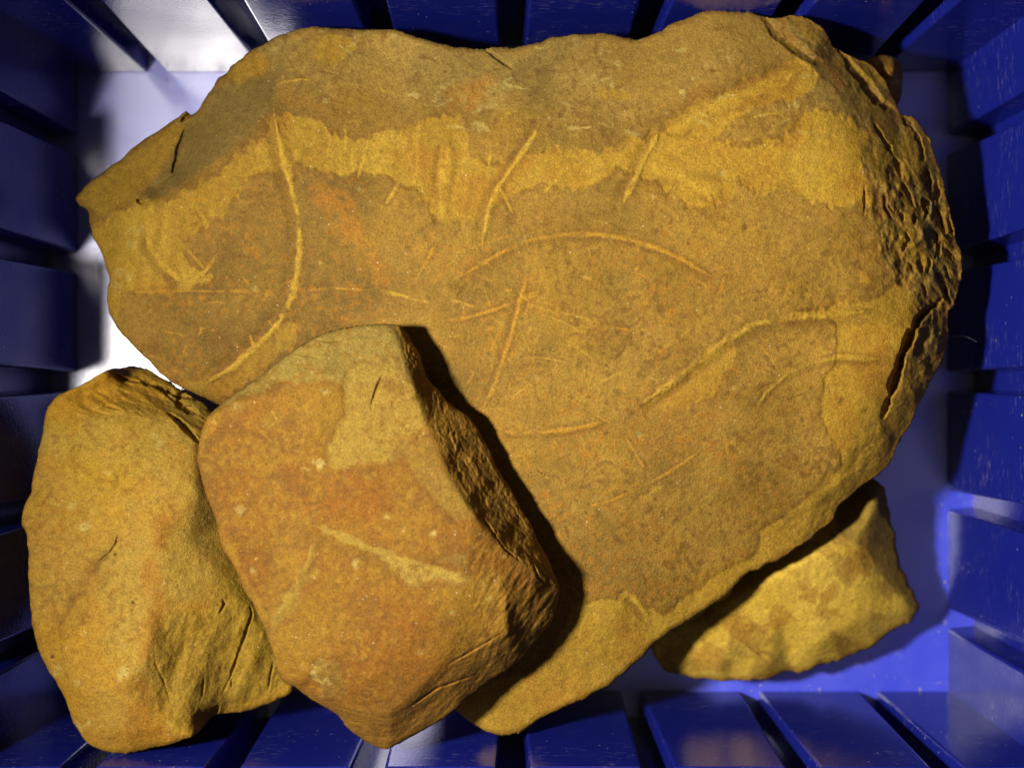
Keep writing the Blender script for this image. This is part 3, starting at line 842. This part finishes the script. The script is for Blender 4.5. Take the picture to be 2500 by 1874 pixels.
# ------------------------------------------------------------------ rusty block lying on the slab
def make_block():
    k = k_ = 0.6634
    def C(pts): return crop(pts, 450, 750, k)
    pts = zrow(C([(85, 400), (160, 340), (230, 290), (300, 240), (400, 160), (480, 110), (570, 80), (680, 65), (770, 60)]), 106, 104)
    pts += zrow(C([(800, 70), (830, 120), (860, 165), (880, 220), (900, 265), (955, 330), (990, 365), (1045, 400), (1075, 440), (1110, 500), (1150, 590), (1200, 670), (1240, 740), (1275, 800), (1300, 860), (1340, 930), (1365, 990), (1380, 1040)]), 102, 94)
    pts += zrow(C([(1370, 1110), (1345, 1165), (1290, 1230), (1240, 1290), (1180, 1340), (1100, 1390), (1040, 1440), (1000, 1480), (940, 1520), (880, 1555), (830, 1580), (780, 1610), (740, 1625)]), 93, 93)
    pts += zrow(C([(690, 1610), (640, 1580), (600, 1545), (570, 1500), (530, 1480), (470, 1445), (410, 1400), (360, 1370), (335, 1310)]), 93, 107)
    pts += zrow(C([(315, 1240), (300, 1190), (270, 1130), (250, 1080), (220, 1040), (200, 990), (165, 930), (140, 880), (125, 840), (110, 770), (85, 700), (60, 620), (48, 560), (55, 490)]), 109, 108)
    F = Field(pts, 2.2, rough=1.8, seed=5)
    ctrl = [(u, v, z) for u, v, z in F.out[::5]]
    def cp(x, y, z): return (450 + x * k, 750 + y * k, z)
    ctrl += [cp(*a) for a in ((100, 400, 109), (180, 345, 110), (300, 320, 111.5), (385, 278, 112), (500, 264, 113.5), (610, 265, 112.5), (690, 250, 112), (750, 215, 111),
                              (770, 95, 106), (800, 160, 108.5), (835, 265, 111.5), (865, 350, 113.5), (895, 440, 115), (935, 530, 116.5), (975, 615, 118), (1025, 700, 118.5), (1075, 775, 118.5), (1125, 835, 117), (1190, 900, 114), (1290, 965, 107.5),
                              (110, 560, 110), (180, 850, 111), (330, 1130, 112), (400, 1280, 111), (300, 600, 113), (500, 500, 114.5), (700, 560, 116), (880, 560, 117), (400, 800, 115), (600, 800, 117), (800, 900, 118.5), (960, 760, 119),
                              (560, 1000, 117), (700, 1100, 117), (850, 1150, 117), (600, 1250, 115), (500, 1340, 112), (760, 1300, 115), (660, 1400, 111),
                              (1040, 900, 119.5), (1010, 1000, 119), (1000, 1080, 118), (985, 1200, 115.5), (960, 1290, 113), (915, 1350, 111.5), (870, 1400, 110), (815, 1450, 108.5), (760, 1490, 107), (690, 1500, 106), (600, 1470, 106.5), (520, 1430, 107.5), (430, 1370, 108.5),
                              (1175, 960, 114), (1190, 1080, 114), (1185, 1200, 111), (1285, 1050, 106), (1250, 1180, 103), (1080, 1270, 109), (1150, 1290, 102),
                              (1000, 560, 110), (1100, 730, 109), (1200, 850, 106.5),
                              (1000, 1390, 102), (900, 1450, 101), (830, 1500, 100), (760, 1560, 99), (690, 1560, 99), (620, 1520, 101))]
    F.z = tin(F.us, F.vs, ctrl, 6.0)
    F.mid = F.fbm(40, 3, 1); F.detail = F.fbm(14, 3, 2)
    big = F.fbm(220, 3, 3); med = F.fbm(80, 4, 4); fine = F.fbm(22, 4, 5, gain=0.6)
    U, V = F.U, F.V; e = -F.sd
    F.z -= 2.0 * (1 - np.sqrt(1 - (1 - np.clip(e, 0, 12) / 12) ** 2))
    # right flank: rough broken face
    crease = C([(740, -40), (775, 95), (835, 265), (895, 440), (975, 615), (1075, 775), (1125, 830), (1190, 900), (1300, 1000), (1420, 1060)])
    d, T, S = F.line(crease); ds = np.where(S < 0, d, -d)
    if ds[np.argmin(abs(F.vs - 1170)), np.argmin(abs(F.us - 1210))] < 0: ds = -ds
    fl = sstep(-4, 16, ds + 5 * F.mid)
    al = T * 1100
    w1 = noise_fb(ds / 30, al / 95, 4, 41); w2 = noise_fb((ds + 0.5 * al) / 9, (al - 0.5 * ds) / 22, 4, 42)
    dt = ds + 26 * w1 + 5 * w2; P_ = 26.0
    ter = (np.floor(dt / P_) + sstep(0.6, 0.95, dt / P_ - np.floor(dt / P_))) * P_ - dt
    F.z -= fl * 0.022 * ter; F.z += fl * (0.45 * w1 + 0.26 * w2)
    # lower flank: bedding lines
    crease2 = C([(1420, 960), (1150, 1230), (980, 1300), (870, 1410), (760, 1490), (640, 1480), (520, 1440), (380, 1360)])
    d2, T2, S2 = F.line(crease2); ds2 = np.where(S2 > 0, d2, -d2)
    if ds2[np.argmin(abs(F.vs - 1800)), np.argmin(abs(F.us - 950))] < 0: ds2 = -ds2
    fl2 = sstep(-10, 14, ds2 + 5 * F.mid)
    al2 = T2 * 900
    w3 = noise_fb(ds2 / 14, al2 / 90, 4, 43)
    dt = ds2 + 12 * w3; P_ = 15.0
    ter = (np.floor(dt / P_) + sstep(0.6, 0.95, dt / P_ - np.floor(dt / P_))) * P_ - dt
    F.z -= fl2 * 0.022 * ter; F.z += fl2 * 0.32 * w3
    right_rough = sstep(0, 120, (U - 1100) + 0.0 * V) * sstep(1250, 1400, V)
    ang = noise_fb((U * 0.82 + V * 0.57) / 9, (V * 0.82 - U * 0.57) / 34, 4, 44)
    F.z += right_rough * (1 - fl) * 0.38 * ang
    F.z += 0.4 * big + 0.25 * med + 0.07 * fine + 0.06 * F.detail
    # colours
    O1 = np.array((0.235, 0.127, 0.018)); O2 = np.array((0.232, 0.098, 0.014)); TAN = np.array((0.305, 0.215, 0.062)); GREY = np.array((0.275, 0.212, 0.085))
    c = np.zeros(U.shape + (3,)) + O1
    c = mix(c, O2, np.clip(0.45 + 0.5 * med + 0.3 * big, 0, 0.9))
    dot = F.fbm(8, 1, 61)
    c = mix(c, BROWN * 1.2, 0.6 * sstep(0.2, 0.9, dot + 0.7 * F.fbm(90, 3, 62)))
    c = mix(c, YELLOW, 0.35 * sstep(0.4, 0.9, F.fbm(7, 1, 63) + 0.4 * F.fbm(100, 3, 64)))
    c = mix(c, YELLOW * 0.9, np.clip(0.5 * F.fbm(120, 4, 8) + 0.1, 0, 0.55))
    c = mix(c, BROWN * 1.15, 0.6 * sstep(0.35, 1.0, F.mid + 0.6 * med - 0.1) * sstep(1500, 1250, V))
    rag = 10 * med + 8 * F.mid + 4 * F.detail
    top = C([(0, 300), (230, 250), (400, 100), (800, 0), (900, 300), (620, 270), (500, 265), (400, 285), (380, 265), (300, 325), (180, 345), (130, 370)])
    for P, col, kk in ((top, GREY, 0.9), (C([(612, 255), (760, 200), (880, 330), (890, 460), (800, 520), (700, 575), (590, 610), (535, 600), (560, 520), (600, 400)]), TAN, 0.80),
                       (C([(800, 520), (880, 460), (1090, 780), (1000, 780), (900, 660)]), TAN * 0.8, 0.55), (C([(650, 870), (850, 930), (1045, 985), (1030, 1015), (900, 1010), (830, 1030), (760, 960)]), PALE * 0.95, 0.75),
                       (C([(900, 950), (960, 880), (1060, 890), (1040, 960)]), GREY * 0.75, 0.55), (C([(310, 1200), (330, 1080), (490, 940), (500, 980), (400, 1110)]), TAN * 0.95, 0.6),
                       (C([(120, 840), (200, 860), (240, 1000), (300, 1180), (240, 1060)]), YELLOW, 0.55), (C([(480, 1310), (560, 1300), (610, 1400), (560, 1450), (480, 1390)]), GREY * 0.7, 0.45)):
        s = F.poly(P) + rag * (0.35 if abs(kk - 0.75) < 1e-6 else 0.9)
        m = sstep(13, -13, s)
        c = mix(c, col, kk * m * np.clip(1 - 0.6 * sstep(0.1, 0.8, dot + 0.3 * F.mid), 0, 1))
        c = mix(c, O2 * 0.75, 0.4 * np.exp(-((s - 6) / 8) ** 2) * (m < 0.9))
        if col is not GREY: F.z -= 0.35 * m
    # little dark mottles on the fresh patches and knots on the crust
    c = mix(c, BROWN, 0.45 * sstep(0.75, 1.15, F.fbm(11, 2, 31)) * sstep(0.0, 0.6, med))
    for (a, b), r_ in (((160, 830), 30), ((350, 800), 26), ((300, 930), 34), ((730, 720), 16), ((330, 970), 30), ((560, 1320), 30), ((210, 760), 14), ((790, 860), 18), ((120, 600), 12), ((700, 630), 12), ((300, 670), 12)):
        q = np.hypot(U - (450 + a * k), V - (750 + b * k))
        c = mix(c, BROWN, 0.6 * sstep(r_ * k * 1.6, 0, q + r_ * 0.5 * F.detail))
    for (a, b), r_, kk in (((440, 585), 26, 0.45), ((490, 570), 14, 0.4), ((850, 800), 16, 0.6), ((530, 1360), 46, 0.35), ((500, 1365), 26, 0.35), ((215, 740), 26, 0.3), ((630, 940), 14, 0.35), ((110, 435), 12, 0.5), ((1170, 920), 20, 0.3), ((430, 1350), 24, 0.3), ((1195, 1190), 12, 0.4)):
        q = np.hypot(U - (450 + a * k), V - (750 + b * k))
        c = mix(c, CHALK * 0.9, kk * sstep(r_ * k * 1.2, 0, q + r_ * 0.7 * F.detail) * sstep(-0.4, 0.4, fine))
    c = mix(c, np.array((0.27, 0.155, 0.032)) * np.clip(1 + 0.3 * w1, 0.6, 1.4)[..., None], 0.85 * fl)
    c = mix(c, np.array((0.25, 0.135, 0.030)), 0.6 * fl2)
    F.col = c
    F.ridge(C([(400, 765), (470, 800), (560, 835), (680, 885), (800, 930), (920, 965), (1045, 998)]), 15, 1.5, None, side=0.9)
    F.scratch(C([(410, 768), (480, 805), (570, 840), (700, 890), (820, 930), (930, 965), (1045, 1000)]), 11, TAN * 1.05, 0.75)
    F.scratch(C([(480, 860), (455, 930), (400, 1040), (315, 1185)]), 14, TAN * 0.95, 0.5)
    rr = random.Random(9)
    for j in range(150):
        u0, v0 = 450 + rr.uniform(80, 1150) * k_, 750 + rr.uniform(300, 1450) * k_
        r_ = rr.choice((3, 4, 6, 9, 14)); a = rr.uniform(0, 3.1)
        F.scratch([(u0, v0), (u0 + 1.5 * r_ * math.cos(a), v0 + 1.5 * r_ * math.sin(a))], r_, rr.choice((BROWN, BROWN, O2 * 0.7, RUST * 1.2, TAN, CHALK * 0.75)), rr.uniform(0.25, 0.6), -0.05)
    F.ridge(C([(485, 850), (470, 900), (440, 985), (380, 1080), (315, 1185)]), 12, 0.8, TAN * 0.9, 0.5)
    F.ridge(C([(1165, 1010), (1180, 1100), (1190, 1205)]), 15, 1.4, None)
    F.ridge(C([(320, 378), (332, 398), (342, 416)]), 4, 0.4, LEMON, 0.7)
    F.crack(C([(735, 240), (710, 290), (690, 350), (688, 385)]), 3, 1.2)
    F.crack(C([(470, 120), (540, 125), (590, 120)]), 2.5, 1.0); F.crack(C([(400, 170), (470, 180), (500, 190)]), 2.5, 0.9)
    F.crack(C([(1090, 760), (1180, 890), (1260, 950)]), 3, 1.0); F.crack(C([(1285, 940), (1300, 990), (1330, 1020)]), 3, 1.2)
    F.crack(C([(800, 1490), (930, 1400), (1100, 1340)]), 3, 1.2); F.crack(C([(960, 1320), (1080, 1250), (1200, 1180)]), 3, 1.2)
    return build_rock(F, 'sandstone_block', M_RUST, 86.0, (930, 1300), [(0.975, 0.12), (0.93, 0.4), (0.84, 0.75), (0.72, 1.0)],
                      'rust-orange sandstone block with pale broken patches lying on top of the big slab', 'rock')

# ------------------------------------------------------------------ upright block in the corner
def make_corner_block():
    pts = zrow([(260, 903), (228, 922), (195, 940), (142, 962), (118, 991), (107, 1023), (102, 1056), (90, 1125), (79, 1170), (75, 1205), (58, 1235), (53, 1255), (54, 1282), (66, 1300)], 72, 80)
    pts += zrow([(68, 1340), (70, 1400), (72, 1470), (80, 1530), (88, 1568), (98, 1602), (118, 1635), (142, 1675), (163, 1716), (179, 1765), (212, 1814), (252, 1834), (309, 1838), (366, 1828), (427, 1812), (472, 1795), (492, 1781)], 82, 88)
    pts += zrow([(505, 1761), (519, 1748), (529, 1744), (570, 1740), (619, 1730), (667, 1712), (708, 1693), (716, 1675)], 68, 62)
    pts += zrow([(712, 1600), (690, 1500), (650, 1380), (610, 1270), (580, 1170), (560, 1090), (545, 1040), (500, 985), (450, 955), (387, 917), (366, 903), (313, 899)], 62, 52)
    F = Field(pts, 2.2, rough=1.8, seed=8)
    ctrl = [(u, v, z) for u, v, z in F.out[::6]]
    ctrl += [(120, 1060, 78), (200, 1010, 77), (300, 1020, 78), (420, 1030, 74), (480, 1080, 76), (200, 960, 70), (300, 950, 66), (400, 970, 62), (470, 1010, 64),
             (110, 1200, 80), (200, 1200, 85), (330, 1150, 86), (430, 1150, 84), (480, 1200, 83), (110, 1290, 79), (150, 1400, 86), (250, 1300, 88), (270, 1400, 88), (380, 1300, 89), (460, 1320, 84), (520, 1380, 80),
             (110, 1500, 84), (150, 1580, 88), (250, 1550, 92), (370, 1480, 91), (400, 1420, 89), (370, 1550, 93), (200, 1680, 92), (300, 1680, 95), (350, 1630, 94), (250, 1780, 91), (330, 1790, 92), (400, 1770, 90),
             (420, 1560, 87), (400, 1650, 88), (430, 1720, 86), (480, 1650, 82), (500, 1560, 82), (520, 1480, 82), (470, 1740, 83), (560, 1600, 75), (560, 1700, 70), (620, 1620, 71), (650, 1690, 66), (600, 1480, 76), (640, 1560, 71)]
    F.z = 0.75 * tin(F.us, F.vs, ctrl, 8.0) + 0.25 * rbf(F.us, F.vs, ctrl, c=10, step=5)
    F.mid = F.fbm(40, 3, 1); F.detail = F.fbm(14, 3, 2)
    big = F.fbm(220, 3, 3); med = F.fbm(80, 4, 4); fine = F.fbm(22, 4, 5, gain=0.6)
    U, V = F.U, F.V; e = -F.sd
    F.z -= 2.2 * (1 - np.sqrt(1 - (1 - np.clip(e, 0, 14) / 14) ** 2))
    # rough broken faces: lower right and the top shoulder
    br = sstep(12, -12, F.poly([(385, 1560), (410, 1500), (500, 1490), (560, 1400), (590, 1300), (800, 1600), (760, 1750), (420, 1820), (400, 1720), (370, 1640)]) + 10 * F.mid)
    n1 = noise_fb((U * 0.92 + V * 0.4) / 55, (V * 0.92 - U * 0.4) / 130, 5, 51)
    F.z += br * (0.9 * n1 + 0.14 * fine)
    sh = sstep(12, -12, F.poly([(150, 880), (600, 880), (620, 1130), (500, 1070), (400, 1025), (300, 1018), (190, 1000), (240, 930)]) + 8 * F.mid)
    n2 = noise_fb((U * 0.9 + V * 0.4) / 110, (V * 0.9 - U * 0.4) / 30, 5, 52)
    F.z += sh * (1.5 * n2 + 0.15 * fine)
    F.z += 0.6 * big + 0.4 * med + 0.08 * fine + 0.06 * F.detail
    Y1 = np.array((0.410, 0.262, 0.040)); O1 = np.array((0.410, 0.228, 0.028)); OL = np.array((0.345, 0.230, 0.042))
    c = np.zeros(U.shape + (3,)) + Y1
    c = mix(c, PATINA * 1.45, np.clip(0.3 + 0.9 * big, 0, 0.8))
    c = mix(c, O1 * 1.08, np.clip(0.8 * F.fbm(110, 4, 8) + 0.05, 0, 0.85))
    c = mix(c, np.array((0.40, 0.29, 0.09)), np.clip(0.8 * F.fbm(90, 4, 9) - 0.1, 0, 0.6))
    c = mix(c, RUST * 1.1, 0.4 * sstep(0.4, 0.9, F.fbm(8, 1, 61) + 0.5 * F.fbm(100, 3, 62)))
    c = mix(c, BROWN * 1.3, 0.35 * sstep(0.5, 1.0, F.fbm(8, 1, 63) + 0.4 * F.fbm(100, 3, 64)))
    c = mix(c, OL, 0.75 * br); c = mix(c, OL * 1.05, 0.5 * sh)
    c = mix(c, O1 * 1.1, 0.8 * sstep(40, -10, F.poly([(60, 900), (330, 920), (370, 960), (180, 985), (120, 1000)]) + 12 * med))
    d, T, S = F.line([(400, 1290), (370, 1370), (390, 1480), (375, 1540), (345, 1610), (350, 1700), (330, 1790), (420, 1800)])
    c = mix(c, RUST * 1.1, 0.6 * sstep(34, 0, d + 14 * F.mid + 8 * F.detail))
    c = mix(c, O1 * 1.05, 0.6 * sstep(40, 5, e) * sstep(1500, 1700, V))
    rag = 8 * F.mid + 4 * F.detail
    for (a, b), r_, kk in (((205, 1130), 13, 0.35), ((215, 1200), 14, 0.3), ((165, 1240), 16, 0.45), ((205, 1278), 14, 0.45), ((185, 1260), 10, 0.4), ((205, 1545), 16, 0.5), ((310, 1570), 9, 0.6), ((300, 1645), 16, 0.5), ((315, 1640), 9, 0.6), ((140, 1630), 14, 0.35),
                           ((270, 1610), 14, 0.35), ((280, 1715), 9, 0.5), ((223, 1765), 10, 0.6), ((190, 1770), 14, 0.4), ((375, 1070), 14, 0.3), ((195, 1085), 10, 0.35), ((260, 1155), 9, 0.35), ((190, 1665), 10, 0.35), ((150, 1235), 8, 0.5)):
        q = np.hypot(U - a, V - b)
        c = mix(c, CHALK * 0.9, kk * sstep(r_ * 1.3, 0, q + 0.8 * r_ * F.detail) * sstep(-0.4, 0.4, fine))
    for a, b in ((281, 1353), (324, 1470), (128, 1602)):
        c = mix(c, (0.03, 0.022, 0.012), 0.75 * sstep(6, 3, np.hypot(U - a, V - b)))
    F.col = c
    F.ridge([(150, 1570), (190, 1490), (240, 1410), (285, 1355)], 15, 1.3, LEMON * 0.8, 0.35, side=-0.6)
    F.ridge([(195, 1085), (175, 1115), (152, 1145)], 7, 0.7, YELLOW * 1.1, 0.7)
    F.ridge([(128, 1175), (108, 1200), (85, 1235)], 9, 0.9, YELLOW * 1.1, 0.6)
    F.crack([(291, 1300), (284, 1325), (268, 1350), (240, 1372)], 4, 1.6)
    F.crack([(612, 1475), (615, 1500), (600, 1545), (580, 1600), (563, 1650), (545, 1690)], 4, 2.6); F.crack([(566, 1650), (565, 1680)], 3, 1.5)
    F.crack([(385, 1500), (410, 1515), (412, 1490)], 3, 0.5); F.crack([(375, 1570), (380, 1620), (400, 1660), (425, 1740)], 3, 0.5); F.crack([(500, 1640), (495, 1690), (488, 1720)], 2.5, 0.6)
    F.crack([(535, 1720), (520, 1745), (505, 1760)], 9, 5); F.crack([(670, 1610), (660, 1650), (655, 1690)], 3, 1.2); F.crack([(545, 1460), (548, 1475), (535, 1500)], 4, 1.5)
    F.crack([(330, 920), (390, 948), (430, 965), (520, 980)], 9, 5, 0.6); F.crack([(380, 940), (420, 975), (470, 1000), (505, 1025)], 9, 5, 0.6); F.crack([(400, 1000), (440, 1030), (490, 1082)], 7, 5)
    F.crack([(240, 1000), (260, 990), (300, 1002)], 4, 1.5); F.crack([(265, 905), (300, 925), (360, 935)], 5, 3)
    return build_rock(F, 'sandstone_boulder', M_STONE, 0.5, (330, 1400), [(0.985, 0.08), (0.95, 0.25), (0.90, 0.5), (0.84, 0.8), (0.74, 1.0)],
                      'tall yellowish sandstone boulder with a cracked side, in the crate corner beside the rusty block', 'rock')

# ------------------------------------------------------------------ pale rock half under the slab
def make_under_rock():
    pts = zrow([(1600, 1606), (1624, 1641), (1681, 1651), (1734, 1659), (1804, 1662), (1869, 1657), (1917, 1636), (1954, 1641), (2007, 1622), (2068, 1604), (2121, 1582), (2145, 1565), (2178, 1541), (2219, 1520)], 27, 25)
    pts += zrow([(2235, 1500), (2244, 1480), (2227, 1439), (2202, 1390), (2190, 1333), (2178, 1280), (2168, 1219), (2160, 1190)], 22, 38)
    pts += zrow([(2120, 1160), (2060, 1170), (1950, 1240), (1850, 1310), (1750, 1390), (1650, 1480), (1585, 1560)], 34, 31)
    F = Field(pts, 2.6, rough=3.0, seed=12)
    ctrl = [(u, v, z) for u, v, z in F.out[::7]]
    ctrl += [(1700, 1600, 37), (1800, 1570, 39), (1900, 1500, 43), (2000, 1420, 46), (2050, 1335, 49), (2085, 1335, 48), (2100, 1380, 44), (2150, 1420, 38), (2205, 1455, 32), (2215, 1495, 30), (2120, 1500, 38), (2000, 1570, 37), (1880, 1620, 35),
             (1750, 1640, 33), (1650, 1615, 34), (2110, 1290, 48), (2145, 1345, 40), (2170, 1390, 34), (2140, 1225, 47), (1850, 1430, 47), (1720, 1520, 42), (1960, 1370, 49), (1780, 1470, 45)]
    F.z = tin(F.us, F.vs, ctrl, 8.0)
    F.mid = F.fbm(40, 3, 1); F.detail = F.fbm(14, 3, 2)
    med = F.fbm(80, 4, 4); fine = F.fbm(22, 4, 5, gain=0.6)
    U, V = F.U, F.V; e = -F.sd
    F.z -= 2.0 * (1 - np.sqrt(1 - (1 - np.clip(e, 0, 12) / 12) ** 2))
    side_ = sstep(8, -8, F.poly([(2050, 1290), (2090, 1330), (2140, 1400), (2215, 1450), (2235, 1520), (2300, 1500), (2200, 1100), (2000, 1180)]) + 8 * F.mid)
    F.z += 0.2 * med + 0.12 * fine + 0.06 * F.mid + side_ * 0.5 * F.mid
    c = np.zeros(U.shape + (3,)) + np.array((0.60, 0.42, 0.09))
    c = mix(c, np.array((0.68, 0.49, 0.14)), np.clip(0.5 + 0.6 * med, 0, 1))
    c = mix(c, RUST * 1.1, 0.5 * sstep(0.4, 1.0, F.mid + 0.3 * F.detail))
    c = mix(c, BROWN * 1.6, 0.45 * sstep(0.5, 1.1, F.fbm(55, 4, 19)))
    rag = 12 * F.mid + 6 * F.detail
    for P, col, kk in (([(2020, 1300), (2060, 1290), (2090, 1320), (2070, 1345), (2045, 1340)], PATINA, 0.8), ([(2130, 1420), (2190, 1400), (2210, 1450), (2160, 1455)], PATINA * 1.1, 0.75), ([(1865, 1600), (1910, 1610), (1900, 1660), (1830, 1650)], PATINA, 0.6),
                       ([(2030, 1540), (2050, 1545), (2110, 1570), (2060, 1600), (2035, 1585)], RUST * 0.6, 0.6), ([(1610, 1600), (1640, 1580), (1650, 1620)], RUST, 0.5)):
        c = mix(c, col, kk * sstep(10, -8, F.poly(P) + rag))
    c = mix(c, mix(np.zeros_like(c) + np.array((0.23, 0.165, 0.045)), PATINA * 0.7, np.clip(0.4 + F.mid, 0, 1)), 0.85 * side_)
    c = mix(c, RUST * 0.8, 0.5 * sstep(16, 4, e + 6 * F.mid))
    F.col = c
    F.crack([(1810, 1560), (1850, 1590), (1880, 1610)], 6, 1.5)
    return build_rock(F, 'sandstone_piece', M_STONE, 0.5, (1900, 1430), [(0.985, 0.15), (0.95, 0.5), (0.9, 0.85), (0.8, 1.0)],
                      'pale yellow sandstone piece on the crate floor, half hidden under the slab', 'rock')

def make_chip():
    pts = zrow([(2120, 145), (2140, 138), (2165, 135), (2186, 142), (2202, 159), (2203, 185), (2201, 210), (2197, 244), (2180, 270), (2150, 275), (2110, 260), (2090, 220), (2095, 170)], 56)
    F = Field(pts, 2.6, rough=2.0, seed=15)
    ctrl = [(u, v, z) for u, v, z in F.out[::4]] + [(2150, 160, 63), (2185, 165, 63), (2185, 200, 63), (2180, 240, 61), (2130, 220, 60)]
    F.z = rbf(F.us, F.vs, ctrl, c=8, step=5)
    F.mid = F.fbm(40, 3, 1); F.detail = F.fbm(14, 3, 2)
    F.z += 0.9 * F.mid + 0.3 * F.detail - 3 * (1 - sstep(0, 1, np.sqrt(np.clip(-F.sd, 0, 10) / 10)))
    c = np.zeros(F.U.shape + (3,)) + np.array((0.36, 0.20, 0.05))
    c = mix(c, RUST * 1.05, np.clip(0.4 + 0.6 * F.mid, 0, 1)); c = mix(c, PALE, sstep(0.5, 1.0, F.detail - 0.4 * F.mid) * 0.7)
    F.col = c
    return build_rock(F, 'sandstone_chip', M_RUST, 0.4, (2145, 205), [(0.98, 0.2), (0.93, 0.6), (0.85, 1.0)],
                      'small orange-brown stone chip peeping out behind the slab in the crate corner', 'rock', jitter=2.0)

make_slab()
make_block()
make_corner_block()
make_under_rock()
make_chip()

# ------------------------------------------------------------------ a loose fibre clinging to the slab
def fibre(pts, r, label):
    cu = bpy.data.curves.new('fibre', 'CURVE'); cu.dimensions = '3D'; cu.bevel_depth = r; cu.bevel_resolution = 1
    sp = cu.splines.new('NURBS'); sp.points.add(len(pts) - 1); sp.use_endpoint_u = True; sp.order_u = 3
    for q, (u, v, z) in zip(sp.points, pts):
        q.co = (*to_world(u, v, z * 0.001), 1)
    tmp = bpy.data.objects.new('fibre_curve', cu)
    COL.objects.link(tmp)
    me = bpy.data.meshes.new_from_object(tmp.evaluated_get(bpy.context.evaluated_depsgraph_get()))
    bpy.data.objects.remove(tmp)
    me.name = 'fibre'
    me.materials.clear(); me.materials.append(M_FIBRE)
    o = bpy.data.objects.new('hair_strand', me); COL.objects.link(o)
    o['label'] = label; o['category'] = 'hair'
    return o
fibre([(2300, 823, 57), (2314, 825, 56), (2330, 822, 56), (2350, 820, 55), (2368, 824, 54), (2384, 834, 52)], 0.00002, 'fine pale hair sticking out from the broken edge of the big slab')

# ------------------------------------------------------------------ sand grains shed by the rocks on the crate floor
def grit():
    r = random.Random(11)
    bm = bmesh.new()
    for k in range(420):
        if r.random() < 0.5:      # drifted against the foot of the walls
            if r.random() < 0.6: x, y = r.uniform(-HX, HX), r.choice((-1, 1)) * (HY - abs(r.gauss(0.0015, 0.004)))
            else: x, y = r.choice((-1, 1)) * (HX - abs(r.gauss(0.0015, 0.004))), r.uniform(-HY, HY)
        else:
            x, y = r.uniform(-HX, HX), r.uniform(-HY, HY)
        q = r.choice((0.00012, 0.00018, 0.00022, 0.0003, 0.00045)) * r.uniform(0.8, 1.3)
        vs = []
        for a in range(5):
            t = a * 2 * math.pi / 5 + r.uniform(-0.4, 0.4); d = q * r.uniform(0.7, 1.2)
            vs.append(bm.verts.new((x + CX + d * math.cos(t), y + CY + d * math.sin(t), 0.00005)))
        top = bm.verts.new((x + CX, y + CY, q * r.uniform(0.8, 1.4)))
        for a in range(5): bm.faces.new((vs[a], vs[(a + 1) % 5], top))
    o = bm_obj('sand_grit', bm, M_GRIT)
    o['kind'] = 'stuff'; o['label'] = 'loose tan sand grains scattered on the blue crate floor'; o['category'] = 'grit'
M_GRIT = plain('tan_grit', (0.42, 0.32, 0.17), 0.9)
grit()
